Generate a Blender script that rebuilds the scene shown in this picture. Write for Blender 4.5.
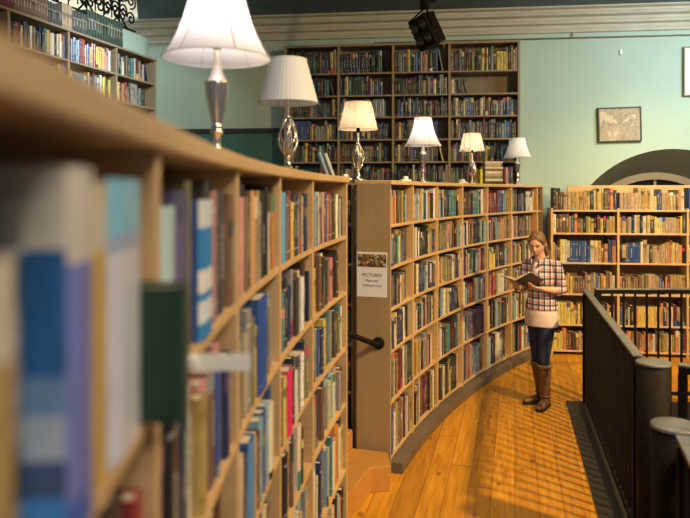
import bpy, math, random
from mathutils import Vector, Matrix
for _o in list(bpy.data.objects): bpy.data.objects.remove(_o)
SC = bpy.context.scene
COL = SC.collection
R = math.radians
F = 671.0; CX = 345.0; HY = 191.0; EYE = 2.0
# ------------------------------------------------------------------ camera
cam = bpy.data.cameras.new('camera'); camo = bpy.data.objects.new('camera', cam); COL.objects.link(camo)
camo.location = (0, 0, EYE); camo.rotation_euler = (R(90), 0, 0)
cam.sensor_width = 36; cam.lens = 36 * F / 690; cam.shift_y = -(259 - HY) / 690
cam.clip_start = .02; cam.clip_end = 60
cam.dof.use_dof = True; cam.dof.focus_distance = 5.6; cam.dof.aperture_fstop = 2.6
SC.camera = camo
# ------------------------------------------------------------------ view + world
SC.view_settings.view_transform = 'Standard'; SC.view_settings.look = 'None'
SC.view_settings.exposure = 0.06; SC.view_settings.gamma = 1; SC.view_settings.use_curve_mapping = False
w = bpy.data.worlds.new('world'); SC.world = w; w.use_nodes = True
w.node_tree.nodes['Background'].inputs[0].default_value = (.93, .96, 1.0, 1)
w.node_tree.nodes['Background'].inputs[1].default_value = .13
# ------------------------------------------------------------------ hall key and wall wash, plus added fill lamps without fixtures
def area(name, loc, target, size, power, color, size_y=None, spread=None):
    l = bpy.data.lights.new(name, 'AREA'); l.energy = power; l.color = color; l.size = size
    if size_y: l.shape = 'RECTANGLE'; l.size_y = size_y
    if spread: l.spread = spread
    o = bpy.data.objects.new(name, l); COL.objects.link(o); o.location = loc
    o.rotation_euler = (Vector(target) - Vector(loc)).to_track_quat('-Z', 'Y').to_euler()
    return o
area('ceiling_key_light', (4.1, 1.9, 4.25), (1.6, 5.6, 0), .22, 190, (1, .66, .24), spread=R(120))
area('walkway_fill', (1.6, 4.6, 4.3), (1.2, 5.6, 0), .9, 34, (1, .76, .46), spread=R(105))  # added warm fill above the walkway, no fixture behind it
area('near_case_fill', (1.6, .8, 4.2), (-.2, 2.0, 1.4), .9, 42, (1, .80, .54), spread=R(120))  # added fill that brightens the near bookcase
area('far_case_fill', (3.6, 6.3, 4.25), (3.7, 8.3, .8), .7, 36, (1, .62, .18), spread=R(75))  # added orange fill for the shelves under the arch
area('rear_fill', (1.0, -1.6, 4.2), (.2, 2.5, 1.2), 1.2, 44, (1, .90, .78), spread=R(120))  # added fill from behind the camera, lifts the surfaces facing it
area('wall_wash_light', (4.8, 6.2, 4.15), (3.9, 8.6, 3.0), 1.4, 78, (.88, 1, .95), spread=R(130))
area('left_wall_fill', (-1.1, 6.0, 4.25), (-2.7, 7.4, 3.3), .8, 27, (.82, .95, 1), spread=R(80))  # added cool lamp brightening the aqua gallery wall, not a window
# ------------------------------------------------------------------ helpers
def tag(o, label=None, cat=None, group=None, kind=None):
    if label: o['label'] = label
    if cat: o['category'] = cat
    if group: o['group'] = group
    if kind: o['kind'] = kind
    return o
def empty(name, loc=(0, 0, 0), rz=0, label=None, cat=None, group=None):
    o = bpy.data.objects.new(name, None); COL.objects.link(o); o.location = loc; o.rotation_euler = (0, 0, rz)
    o.empty_display_size = .1
    return tag(o, label, cat, group)
class MB:
    def __init__(s): s.v = []; s.f = []; s.m = []; s.c = []; s.sm = []
    def add(s, verts, faces, mat=0, col=None, smooth=False):
        b = len(s.v); s.v += [tuple(v) for v in verts]
        for f in faces:
            s.f.append(tuple(b + i for i in f)); s.m.append(mat); s.c.append(col or (1, 1, 1)); s.sm.append(smooth)
    def box(s, x0, x1, y0, y1, z0, z1, mat=0, col=None, T=None):
        v = [Vector((x, y, z)) for z in (z0, z1) for y in (y0, y1) for x in (x0, x1)]
        if T: v = [T(p) if callable(T) else T @ p for p in v]
        s.add(v, [(0, 2, 3, 1), (4, 5, 7, 6), (0, 1, 5, 4), (2, 6, 7, 3), (0, 4, 6, 2), (1, 3, 7, 5)], mat, col)
    def lathe(s, prof, n=24, mat=0, T=None, flute=None, caps=True):
        v = []; N = len(prof)
        for r, z in prof:
            for k in range(n):
                a = 2 * math.pi * k / n; rr = r * (1 + (flute(a) if flute else 0))
                p = Vector((rr * math.cos(a), rr * math.sin(a), z)); v.append(T @ p if T else p)
        f = []
        for i in range(N - 1):
            for k in range(n):
                k2 = (k + 1) % n; f.append((i * n + k, i * n + k2, (i + 1) * n + k2, (i + 1) * n + k))
        s.add(v, f, mat, smooth=True)
        if caps:
            b = len(s.v) - len(v)
            s.f += [tuple(b + k for k in range(n - 1, -1, -1)), tuple(b + (N - 1) * n + k for k in range(n))]
            s.m += [mat, mat]; s.c += [(1, 1, 1)] * 2; s.sm += [False] * 2
    def rings(s, rings, mat=0, cap=True, smooth=True):
        n = len(rings[0]); v = [p for r in rings for p in r]; f = []
        for i in range(len(rings) - 1):
            for k in range(n):
                k2 = (k + 1) % n; f.append((i * n + k, i * n + k2, (i + 1) * n + k2, (i + 1) * n + k))
        if cap:
            f.append(tuple(range(n - 1, -1, -1))); f.append(tuple((len(rings) - 1) * n + k for k in range(n)))
        s.add(v, f, mat, smooth=smooth)
    def tube(s, pts, rad, n=8, mat=0, up=None, flat=1.0):
        pts = [Vector(p) for p in pts]; rs = []
        if not hasattr(rad, '__len__'): rad = [rad] * len(pts)
        prev = None
        for i, p in enumerate(pts):
            d = (pts[min(i + 1, len(pts) - 1)] - pts[max(i - 1, 0)]).normalized()
            if prev is None:
                a = Vector(up) if up else (Vector((0, 0, 1)) if abs(d.z) < .9 else Vector((1, 0, 0)))
            else: a = prev
            x = (a - d * a.dot(d)).normalized(); y = d.cross(x); prev = x
            ra = rad[i]; rx, ry = ra if hasattr(ra, '__len__') else (ra, ra * flat)
            rs.append([p + x * rx * math.cos(2 * math.pi * k / n) + y * ry * math.sin(2 * math.pi * k / n) for k in range(n)])
        s.rings(rs, mat)
    def build(s, name, mats, parent=None, off=(0, 0, 0), bevel=0, vcol=False):
        me = bpy.data.meshes.new(name)
        o3 = Vector(off)
        me.from_pydata([tuple(Vector(v) - o3) for v in s.v], [], s.f)
        for m in (mats if isinstance(mats, (list, tuple)) else [mats]): me.materials.append(m)
        me.polygons.foreach_set('material_index', s.m)
        me.polygons.foreach_set('use_smooth', s.sm)
        if vcol:
            ca = me.color_attributes.new('Col', 'FLOAT_COLOR', 'CORNER'); data = []
            for p, c in zip(me.polygons, s.c):
                data += [c[0], c[1], c[2], 1.0] * p.loop_total
            ca.data.foreach_set('color', data)
        me.update()
        o = bpy.data.objects.new(name, me); COL.objects.link(o)
        if parent: o.parent = parent
        if bevel:
            b = o.modifiers.new('bevel', 'BEVEL'); b.width = bevel; b.segments = 2; b.limit_method = 'ANGLE'
        return o
def copy_tree(o, parent=None):
    c = o.copy(); COL.objects.link(c); c.parent = parent
    for ch in [q for q in bpy.data.objects if q.parent == o]: copy_tree(ch, c)
    return c
# ------------------------------------------------------------------ materials
def mat(name, col, rough=.5, metal=0, **kw):
    m = bpy.data.materials.new(name); m.use_nodes = True
    b = m.node_tree.nodes['Principled BSDF']
    b.inputs['Base Color'].default_value = (*col, 1); b.inputs['Roughness'].default_value = rough; b.inputs['Metallic'].default_value = metal
    for k, v in kw.items(): b.inputs[k].default_value = v
    return m
def N(m, t, **kw):
    n = m.node_tree.nodes.new(t)
    for k, v in kw.items(): setattr(n, k, v)
    return n
def L(m, a, b): m.node_tree.links.new(a, b)
def BS(m): return m.node_tree.nodes['Principled BSDF']
def math_n(m, op, a, b=None):
    n = N(m, 'ShaderNodeMath', operation=op)
    for i, x in enumerate((a, b)):
        if x is None: continue
        if isinstance(x, (int, float)): n.inputs[i].default_value = x
        else: L(m, x, n.inputs[i])
    return n.outputs[0]
def ramp(m, fac, stops):
    r = N(m, 'ShaderNodeValToRGB'); L(m, fac, r.inputs[0]); e = r.color_ramp.elements
    while len(e) < len(stops): e.new(.5)
    for el, (p, c) in zip(e, stops): el.position = p; el.color = (*c, 1)
    return r.outputs[0]
def mixc(m, fac, a, b, mode='MIX'):
    n = N(m, 'ShaderNodeMix', data_type='RGBA', blend_type=mode)
    for i, x in ((0, fac), (6, a), (7, b)):
        if isinstance(x, (int, float)): n.inputs[i].default_value = x
        elif isinstance(x, tuple): n.inputs[i].default_value = (*x, 1)
        else: L(m, x, n.inputs[i])
    return n.outputs[2]
def noise(m, vec, scale, detail=3, rough=.5):
    n = N(m, 'ShaderNodeTexNoise'); n.inputs['Scale'].default_value = scale; n.inputs['Detail'].default_value = detail
    n.inputs['Roughness'].default_value = rough
    if vec: L(m, vec, n.inputs['Vector'])
    return n.outputs[0]
def objvec(m, scale=(1, 1, 1), rot=(0, 0, 0)):
    t = N(m, 'ShaderNodeTexCoord'); mp = N(m, 'ShaderNodeMapping'); mp.inputs['Scale'].default_value = scale
    mp.inputs['Rotation'].default_value = rot; L(m, t.outputs['Object'], mp.inputs[0]); return mp.outputs[0]
def bump(m, h, strength=.2, dist=.01):
    b = N(m, 'ShaderNodeBump'); b.inputs['Strength'].default_value = strength; b.inputs['Distance'].default_value = dist
    L(m, h, b.inputs['Height']); L(m, b.outputs[0], BS(m).inputs['Normal'])
def wood(name, c1, c2, rough=.45, scale=(6, 6, 40), grain=1.0):
    m = mat(name, c1, rough)
    v = objvec(m, scale); n = noise(m, v, 1.0 * grain, 5, .6)
    c = ramp(m, n, [(.3, c2), (.7, c1)]); n2 = noise(m, objvec(m), 2.5, 2)
    c = mixc(m, .35, c, ramp(m, n2, [(.3, tuple(x * .75 for x in c1)), (.7, tuple(min(1, x * 1.15) for x in c1))]))
    L(m, c, BS(m).inputs['Base Color']); bump(m, n, .08, .004)
    return m
M_oak = wood('light_oak', (.60, .40, .20), (.48, .30, .135), .42, (5, 5, 60))
M_oak2 = wood('pale_oak_veneer', (.38, .265, .15), (.33, .225, .125), .5, (40, 40, 3))
M_back = wood('oak_back_board', (.34, .21, .10), (.27, .16, .07), .6, (30, 30, 3))
M_grey = wood('weathered_case_wood', (.30, .23, .15), (.23, .17, .11), .6, (20, 20, 4))
M_greyback = wood('weathered_back_board', (.22, .17, .11), (.17, .13, .08), .7, (20, 20, 4))
M_plinth = wood('scuffed_plinth', (.15, .11, .08), (.09, .065, .045), .6, (6, 6, 30))
M_black = mat('black_painted_steel', (.008, .006, .007), .7, **{'Specular IOR Level': .15})
_n = noise(M_black, objvec(M_black), 30, 3); L(M_black, ramp(M_black, _n, [(.35, (.006, .0045, .005)), (.7, (.012, .009, .0095))]), BS(M_black).inputs['Base Color'])
M_railtop = mat('worn_grey_handrail', (.14, .145, .16), .35)
_n = noise(M_railtop, objvec(M_railtop), 18, 4); L(M_railtop, ramp(M_railtop, _n, [(.35, (.10, .105, .12)), (.7, (.20, .205, .22))]), BS(M_railtop).inputs['Base Color'])
M_silver = mat('brushed_nickel', (.72, .66, .60), .22, 1)
bump(M_silver, noise(M_silver, objvec(M_silver, (2, 2, 200)), 4, 2), .05, .002)
M_plastic = mat('white_plastic', (.75, .75, .72), .35)
M_paint = mat('pale_green_wall_paint', (.36, .49, .44), .75)
_n = noise(M_paint, objvec(M_paint, (1, 1, .5)), 1.3, 5); L(M_paint, ramp(M_paint, _n, [(.3, (.345, .475, .43)), (.7, (.385, .52, .47))]), BS(M_paint).inputs['Base Color'])
M_gal = mat('pale_aqua_gallery_paint', (.50, .72, .66), .7)
M_teal = mat('teal_dado_paint', (.04, .15, .16), .6)
_n = noise(M_teal, objvec(M_teal), 2, 4); L(M_teal, ramp(M_teal, _n, [(.3, (.035, .135, .145)), (.7, (.05, .165, .175))]), BS(M_teal).inputs['Base Color'])
M_dark = mat('dark_dado_rail', (.02, .025, .03), .5)
M_ceil = mat('dark_teal_ceiling', (.10, .16, .19), .8)
_n = noise(M_ceil, objvec(M_ceil), 3, 4); L(M_ceil, ramp(M_ceil, _n, [(.3, (.09, .145, .175)), (.7, (.12, .185, .215))]), BS(M_ceil).inputs['Base Color'])
M_corn = mat('cream_plaster_cornice', (.46, .44, .37), .6)
_n = noise(M_corn, objvec(M_corn, (1, 1, 6)), 4, 4); L(M_corn, ramp(M_corn, _n, [(.3, (.40, .39, .33)), (.7, (.50, .48, .41))]), BS(M_corn).inputs['Base Color'])
M_arch = mat('olive_grey_arch_reveal', (.10, .10, .075), .7)
M_archwood = mat('brown_fanlight_frame', (.20, .16, .11), .5)
M_glass = mat('dark_night_glass', (.015, .02, .03), .08)
# pine floor boards
M_floor = mat('honey_pine_boards', (.5, .25, .06), .30)
def _floor():
    m = M_floor; ang = math.atan2(.253, 1)
    v = objvec(m, (1, 1, 1), (0, 0, ang)); sp = N(m, 'ShaderNodeSeparateXYZ'); L(m, v, sp.inputs[0])
    W = .15; u = math_n(m, 'DIVIDE', sp.outputs[0], W); idx = math_n(m, 'FLOOR', u); fr = math_n(m, 'FRACT', u)
    wn = N(m, 'ShaderNodeTexWhiteNoise', noise_dimensions='1D'); L(m, idx, wn.inputs['W'])
    # butt joints
    yo = math_n(m, 'ADD', math_n(m, 'MULTIPLY', wn.outputs[0], 3.0), math_n(m, 'DIVIDE', sp.outputs[1], 2.6))
    fy = math_n(m, 'FRACT', yo); jid = math_n(m, 'FLOOR', yo)
    wn2 = N(m, 'ShaderNodeTexWhiteNoise', noise_dimensions='2D'); cb0 = N(m, 'ShaderNodeCombineXYZ'); L(m, idx, cb0.inputs[0]); L(m, jid, cb0.inputs[1]); L(m, cb0.outputs[0], wn2.inputs['Vector'])
    cb = N(m, 'ShaderNodeCombineXYZ'); L(m, math_n(m, 'MULTIPLY', sp.outputs[0], 22), cb.inputs[0])
    L(m, math_n(m, 'ADD', math_n(m, 'MULTIPLY', sp.outputs[1], 1.6), math_n(m, 'MULTIPLY', wn2.outputs[0], 40)), cb.inputs[1])
    g = noise(m, cb.outputs[0], 1.6, 5, .62)
    base = ramp(m, g, [(.28, (.31, .125, .008)), (.5, (.49, .225, .014)), (.72, (.61, .315, .03))])
    tint = ramp(m, wn2.outputs[0], [(0, (.80, .74, .66)), (1, (1.12, 1.08, 1.0))])
    c = mixc(m, 1.0, base, tint, 'MULTIPLY')
    # knots
    vv = N(m, 'ShaderNodeTexVoronoi'); vv.inputs['Scale'].default_value = 1.0
    cb2 = N(m, 'ShaderNodeCombineXYZ'); L(m, math_n(m, 'MULTIPLY', sp.outputs[0], 6.5), cb2.inputs[0]); L(m, math_n(m, 'ADD', math_n(m, 'MULTIPLY', sp.outputs[1], 3.0), math_n(m, 'MULTIPLY', idx, 1.7)), cb2.inputs[1]); L(m, cb2.outputs[0], vv.inputs['Vector'])
    kn = ramp(m, vv.outputs['Distance'], [(.05, (1, 1, 1)), (.14, (0, 0, 0))])
    c = mixc(m, math_n(m, 'MULTIPLY', kn, .75), c, (.13, .045, .012))
    seam = math_n(m, 'MAXIMUM', math_n(m, 'GREATER_THAN', math_n(m, 'ABSOLUTE', math_n(m, 'SUBTRACT', fr, .5)), .483), math_n(m, 'LESS_THAN', fy, .004))
    c = mixc(m, math_n(m, 'MULTIPLY', seam, .7), c, (.09, .035, .01))
    L(m, c, BS(m).inputs['Base Color'])
    L(m, ramp(m, g, [(.3, (.38, .38, .38)), (.7, (.5, .5, .5))]), BS(m).inputs['Roughness'])
    bump(m, math_n(m, 'SUBTRACT', g, math_n(m, 'MULTIPLY', seam, 2.0)), .25, .002)
_floor()
M_step = wood('worn_pine_step', (.50, .25, .06), (.36, .16, .035), .35, (4, 30, 30))
# books
def book_mat(name, rough):
    m = mat(name, (1, 1, 1), rough); a = N(m, 'ShaderNodeVertexColor', layer_name='Col')
    n = noise(m, objvec(m, (60, 60, 25)), 1.0, 3)
    L(m, mixc(m, 1.0, a.outputs[0], ramp(m, n, [(.3, (.84, .84, .84)), (.7, (1.08, 1.08, 1.08))]), 'MULTIPLY'), BS(m).inputs['Base Color'])
    return m
M_cloth = book_mat('book_cloth', .6); M_jacket = book_mat('book_dust_jacket', .28)
M_page = mat('book_pages', (.62, .54, .41), .8)
_n = noise(M_page, objvec(M_page, (260, 20, 20)), 1.5, 2); L(M_page, ramp(M_page, _n, [(.35, (.50, .42, .30)), (.65, (.70, .62, .48))]), BS(M_page).inputs['Base Color'])
BOOKM = [M_cloth, M_jacket, M_page]
# ------------------------------------------------------------------ plan of the place
CC = (10.17, 1.40); RR = 10.40
def curve_P(u, d, z):                       # u = arc length from the circle's westmost point
    a = u / RR; r = RR + d
    return Vector((CC[0] - r * math.cos(a), CC[1] + r * math.sin(a), z))
def line_P(origin, ang):
    e = Vector((math.cos(ang), math.sin(ang), 0)); n = Vector((-math.sin(ang), math.cos(ang), 0)); o = Vector((*origin, 0))
    return lambda u, d, z: o + e * u + n * d + Vector((0, 0, z))
WA = math.atan(-.119)                       # the far wall's run
def wallY(x): return 9.27 - .119 * (x + 2.79)
wall_P0 = line_P((-2.79, 9.27), WA)         # d > 0 goes into the wall
CEIL = 4.33
# ------------------------------------------------------------------ structure
def struct(name, mb, m, off=(0, 0, 0), **k): return tag(mb.build(name, m, None, off, **k), kind='structure')
RAIL = [(2.265, 6.33), (1.645, 3.77), (1.36, 2.65), (1.04, 1.75), (.86, .5), (.80, -2.5)]
def poly_slab(mb, pts, z0, z1, matx=0):
    n = len(pts); v = [(x, y, z0) for x, y in pts] + [(x, y, z1) for x, y in pts]
    mb.add(v, [tuple(range(n - 1, -1, -1)), tuple(range(n, 2 * n))] + [(i, (i + 1) % n, n + (i + 1) % n, n + i) for i in range(n)], matx)
mb = MB()
poly_slab(mb, [(-4.5, -2.5)] + [RAIL[5], RAIL[4], RAIL[3], RAIL[2], RAIL[1], RAIL[0]] + [(-4.5, 6.33)], -.22, 0)
poly_slab(mb, [(-4.5, 6.33), (8.2, 6.33), (8.2, 8.1), (-4.5, 9.6)], -.22, 0)
struct('floor', mb, M_floor)
mb = MB(); mb.box(.3, 8.2, -2.5, 7.5, -3.1, -3.0); struct('floor_lower', mb, M_step)
mb = MB(); mb.box(.0, 8.2, 7.5, 7.6, -3.1, -.22); struct('wall_lower', mb, M_back)
# far wall with the arched opening
AU = (4.13 + 2.79) / math.cos(WA); AZ = 1.2; AR = 1.33; ARI = 1.02; UEND = 11.2
mb = MB(); P = wall_P0
def q(a, b, c, d): mb.add([a, b, c, d], [(0, 1, 2, 3)])
q(P(-3, 0, 0), P(-.3, 0, 0), P(-.3, 0, 3.8), P(-3, 0, 3.8)); q(P(-.3, 0, 0), P(AU - AR, 0, 0), P(AU - AR, 0, 4.4), P(-.3, 0, 4.4)); q(P(AU + AR, 0, 0), P(UEND, 0, 0), P(UEND, 0, 4.4), P(AU + AR, 0, 4.4))
q(P(AU - AR, 0, 0), P(AU + AR, 0, 0), P(AU + AR, 0, AZ), P(AU - AR, 0, AZ))
NA = 48; arc = [(math.pi - math.pi * i / NA) for i in range(NA + 1)]
for a, b in zip(arc, arc[1:]):
    q(P(AU + AR * math.cos(a), 0, AZ + AR * math.sin(a)), P(AU + AR * math.cos(b), 0, AZ + AR * math.sin(b)), P(AU + AR * math.cos(b), 0, 4.4), P(AU + AR * math.cos(a), 0, 4.4))
struct('wall_back', mb, M_paint)
AU2 = AU - .13
win = empty('window_1', P(AU2, .3, AZ)); tag(win, 'dark arched fanlight window in a deep reveal behind the far bookcase', 'window', kind='structure')
mb = MB(); off = P(AU2, .3, AZ)
rg = [[], [], []]
for a in arc:
    rg[0].append(P(AU + AR * math.cos(a), 0, AZ + AR * math.sin(a))); rg[1].append(P(AU2 + ARI * math.cos(a), .3, AZ + ARI * math.sin(a)))
for i in range(NA): mb.add([rg[0][i], rg[0][i + 1], rg[1][i + 1], rg[1][i]], [(3, 2, 1, 0)], smooth=True)
mb.add([P(AU - AR, 0, AZ), P(AU + AR, 0, AZ), P(AU2 + ARI, .3, AZ), P(AU2 - ARI, .3, AZ)], [(0, 1, 2, 3)])
mb.build('window_reveal', M_arch, win, off)
def arcband(mb, r0, r1, d0, d1):
    for a, b in zip(arc, arc[1:]):
        pts = []
        for d in (d0, d1):
            for (r, t) in ((r0, a), (r1, a), (r1, b), (r0, b)): pts.append(P(AU2 + r * math.cos(t), d, AZ + r * math.sin(t)))
        mb.add(pts, [(0, 1, 2, 3), (7, 6, 5, 4), (0, 4, 5, 1), (3, 2, 6, 7), (1, 5, 6, 2), (0, 3, 7, 4)])
mb = MB(); arcband(mb, ARI - .07, ARI + .02, .24, .34); arcband(mb, .70, .80, .26, .33)
for k in range(1, 8):
    t = math.pi * k / 8; c, s_ = math.cos(t), math.sin(t); hw = .016
    pts = [P(AU2 + r * c + sg * hw * s_, d, AZ + r * s_ - sg * hw * c) for d in (.27, .32) for r in (.02, ARI - .05) for sg in (-1, 1)]
    mb.add(pts, [(0, 1, 3, 2), (4, 6, 7, 5), (0, 4, 5, 1), (2, 3, 7, 6), (0, 2, 6, 4), (1, 5, 7, 3)])
mb.build('window_frame', M_archwood, win, off)
mb = MB()
mb.add([P(AU2 + ARI * math.cos(a), .32, AZ + ARI * math.sin(a)) for a in arc] , [tuple(range(NA + 1))]); mb.build('window_pane', M_glass, win, off)
# dado on the left part of the wall
mb = MB(); mb.box(-.6, 3.0, -.015, 0, 0, 2.80, T=lambda p: P(p.x, p.y, p.z)); struct('trim_1', mb, M_teal)
mb = MB(); mb.box(-.6, 3.0, -.05, 0, 2.785, 2.845, T=lambda p: P(p.x, p.y, p.z)); struct('trim_2', mb, M_dark)
# cornice: stepped profile swept along the wall
mb = MB(); prof = [(0, CEIL - .31), (-.03, CEIL - .30), (-.03, CEIL - .265), (-.015, CEIL - .255), (-.015, CEIL - .21), (-.06, CEIL - .195), (-.07, CEIL - .16), (-.055, CEIL - .15), (-.06, CEIL - .12), (-.12, CEIL - .10), (-.13, CEIL - .07), (-.115, CEIL - .06), (-.12, CEIL - .035), (-.18, CEIL - .02), (-.18, CEIL), (0, CEIL)]
n = len(prof); mb.add([P(-.3, d, z) for d, z in prof] + [P(UEND, d, z) for d, z in prof], [(i, n + i, n + (i + 1) % n, (i + 1) % n) for i in range(n)])
struct('trim_3', mb, M_corn)
mb = MB(); mb.tube([P(3.2, -.03, 3.955), P(UEND, -.03, 3.955)], .008, 6); struct('trim_4', mb, M_archwood)
# ceilings and the gallery's high far walls
mb = MB(); poly_slab(mb, [(-1.0, -2.5), (8.2, -2.5), (8.2, 8.1), (-2.95, 9.6), (-2.55, 8.2), (-1.0, 3.2)], CEIL, CEIL + .1); struct('ceiling', mb, M_ceil)
mb = MB(); mb.box(-7.5, -1.0, -2.5, 12, 6.3, 6.4); struct('ceiling_gallery', mb, mat('white_gallery_ceiling', (.75, .74, .68), .8))
mb = MB(); mb.box(-7.6, -7.5, -2.5, 12, 0, 6.4); mb.box(-7.5, -2.6, 11.9, 12, 0, 6.4); struct('wall_gallery', mb, mat('bright_gallery_wall', (.80, .78, .66), .8))
area('gallery_light', (-5.2, 9.0, 6.2), (-5.2, 10.5, 3.5), 2.0, 260, (1, .97, .86))
# gallery drum wall on the left
GA = math.atan2(1, .30); GP = line_P((-2.62, 8.05), GA)        # u runs away from the camera, d > 0 to the left
GU = .30; GR = .55
def drum(mb, z0, z1, d0, thick):
    pts = [GP(-6, d0, 0), GP(GU, d0, 0)]
    c = GP(GU, GR, 0)
    for k in range(1, 13):
        t = (math.pi * .62) * k / 12; r = GR - d0
        e = GP(1, 0, 0) - GP(0, 0, 0); nn = GP(0, -1, 0) - GP(0, 0, 0)
        pts.append(c + nn * r * math.cos(t) + e * r * math.sin(t))
    return pts
def wall_strip(mb, pts, z0, z1, t):
    n = len(pts); inner = []
    for i, p in enumerate(pts):
        d = (pts[min(i + 1, n - 1)] - pts[max(i - 1, 0)]).normalized(); nn = Vector((-d.y, d.x, 0)); inner.append(p + nn * t)
    for i in range(n - 1):
        a, b, c, d = pts[i], pts[i + 1], inner[i + 1], inner[i]
        v = [Vector((p.x, p.y, z)) for z in (z0, z1) for p in (a, b, c, d)]
        mb.add(v, [(0, 1, 5, 4), (2, 3, 7, 6), (4, 5, 6, 7), (3, 2, 1, 0)], smooth=False)
    v = [Vector((p.x, p.y, z)) for z in (z0, z1) for p in (pts[-1], inner[-1])]; mb.add(v, [(0, 1, 3, 2)])
mb = MB(); dr = drum(mb, 0, 0, 0, 0); wall_strip(mb, dr, 0, 3.93, .2); struct('wall_left', mb, M_gal)
# ------------------------------------------------------------------ bookcases
def strip(mb, P, u0, u1, d0, d1, z0, z1, n=1, m=0):
    for i in range(n):
        a = u0 + (u1 - u0) * i / n; b = u0 + (u1 - u0) * (i + 1) / n
        v = [P(u, d, z) for z in (z0, z1) for d in (d0, d1) for u in (a, b)]
        f = [(0, 2, 3, 1), (4, 5, 7, 6), (0, 1, 5, 4), (2, 6, 7, 3)]
        if i == 0: f.append((0, 4, 6, 2))
        if i == n - 1: f.append((1, 3, 7, 5))
        mb.add(v, f, m)
def bookcase(name, label, P, divs, shelves, ztop, depth, topo=None, mats=None, plinth=None, tt=.032, curved=False, group=None, dt=.024, topfront=.012, topback=0, endL=True, endR=True, topslab=True, zlow=0, backtop=None, st=.022, endm=None):
    fm, bm, em = mats; u0, u1 = divs[0], divs[-1]; n = 40 if curved else 1
    loc = P((u0 + u1) / 2, depth / 2, zlow); root = empty(name, loc, 0, label, 'bookcase', group); off = loc
    for z in shelves:
        m_ = MB(); strip(m_, P, u0, u1, .004, depth, z - st, z, n); m_.build('shelf', fm, root, off, bevel=.0025)
    zt = ztop - tt if topslab else (backtop or ztop)
    for i, u in enumerate(divs):
        end = i in (0, len(divs) - 1)
        if i == 0 and not endL or i == len(divs) - 1 and not endR: continue
        m_ = MB(); strip(m_, P, u - dt / 2, u + dt / 2, 0, depth, zlow, (ztop - tt if topslab else ztop))
        m_.build('end_panel' if end else 'divider', em if end else fm, root, off, bevel=.002)
    m_ = MB(); strip(m_, P, u0, u1, depth, depth + .012, zlow, zt, n); m_.build('back_panel', bm, root, off)
    if topslab:
        m_ = MB(); strip(m_, P, u0 - dt / 2, u1 + dt / 2, -topfront, depth + .015 + topback, ztop - tt, ztop, n); m_.build('top_board', fm, root, off, bevel=.005)
    if plinth:
        m_ = MB(); strip(m_, P, u0, u1, -plinth[0], depth, 0, plinth[1], n); m_.build('plinth', M_plinth, root, off, bevel=.004)
    return root
SH = [.11, .50, .86, 1.16, 1.46, 1.76]; TOPZ = 2.077; TU = TOPZ - .032
DPH = .0663 * RR
uL_end = .2004 * RR + .03; divL = [uL_end - DPH * k for k in range(5, 0, -1)] + [uL_end + .13]
divL = [divL[0] - DPH] + divL
uR0 = math.asin((4.75 - CC[1]) / RR) * RR; uR1 = .7375 * RR; divR = [uR0, 4.041, 4.73, 5.438, 6.145, 6.819, 7.53, uR1]
wood_near = [M_oak, M_back, M_oak]
caseL = bookcase('curved_bookcase', 'curved light oak bookcase filling the left foreground, out of focus nearest the viewer', curve_P, divL, SH, TOPZ, .25, None, [M_oak, M_back, M_oak], (.0, .10), curved=True)
caseR = bookcase('curved_bookcase', 'curved oak bookcase with tan end panel sweeping from the gap to the far corner', curve_P, divR, SH, TOPZ, .25, None, [M_oak, M_back, M_oak2], None, curved=True)
m_ = MB(); strip(m_, curve_P, uR0 + .01, uR1, -.085, .24, 0, .078, 40); m_.build('plinth', M_plinth, caseR, caseR.location, bevel=.004)
# small bookcase seen through the gap
gapP = line_P((-.75, 5.02), 0)
bookcase('bookcase', 'narrow oak bookcase of dark green volumes glimpsed in the gap behind the end panel', gapP, [0, .81], SH, TOPZ, .2, None, [M_oak2, M_back, M_oak2])
# tall case on the far wall
wallF = line_P((wall_P0(0, -.25, 0).x, wall_P0(0, -.25, 0).y), WA)
def u_of(px, Pf):                                    # where the run Pf crosses a direction
    a = Pf(0, 0, 0); b = Pf(1, 0, 0); k = (px - CX) / F; d = b - a
    return (k * a.y - a.x) / (d.x - k * d.y)
TALLZ = [2.1 - .29 * k for k in range(7, 0, -1)] + [2.10, 2.38, 2.67, 2.96, 3.24, 3.53]
TALLZ = [z for z in TALLZ if z > .05]
divT = [u_of(p, wallF) for p in (285, 338.4, 393, 449.5, 519)]
bookcase('wall_bookcase', 'tall grey-brown bookcase of six shelves against the far wall behind the lamps', wallF, divT, TALLZ, 3.90, .24, None, [M_grey, M_greyback, M_grey], dt=.03, st=.022)
# far bookcase under the arch
farF = line_P((wall_P0(0, -.43, 0).x, wall_P0(0, -.43, 0).y), WA)
divF = [u_of(p, farF) for p in (552, 618.5, 688)]; divF.append(divF[-1] + .82)
FZ = [.06, .376, .75, 1.13, 1.49, 1.77]
caseF = bookcase('far_bookcase', 'open-topped oak bookcase standing under the arched window at the right', farF, divF, FZ, 1.79, .28, None, [M_oak, M_back, M_oak], topslab=False, backtop=1.77, dt=.026)
m_ = MB(); strip(m_, farF, divF[0] + .24, divF[-1], .27, .29, 1.77, 2.07); m_.build('back_board', M_oak, caseF, caseF.location, bevel=.003)
# left gallery case; u runs away from the camera, front faces right
gcP = line_P((-2.30, 8.15), math.atan2(1, .28))
divG = [-3.95, -3.16, -2.37, -1.58, -.79, 0]
GZ = [.3, .6, .9, 1.2, 1.5, 1.8, 2.1, 2.4, 2.70, 3.0, 3.30]
bookcase('gallery_bookcase', 'pale wooden bookcase against the aqua wall at upper left, below the ironwork', gcP, divG, GZ, 3.60, .26, None, [M_grey, M_greyback, M_grey], dt=.03, tt=.025)
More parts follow.
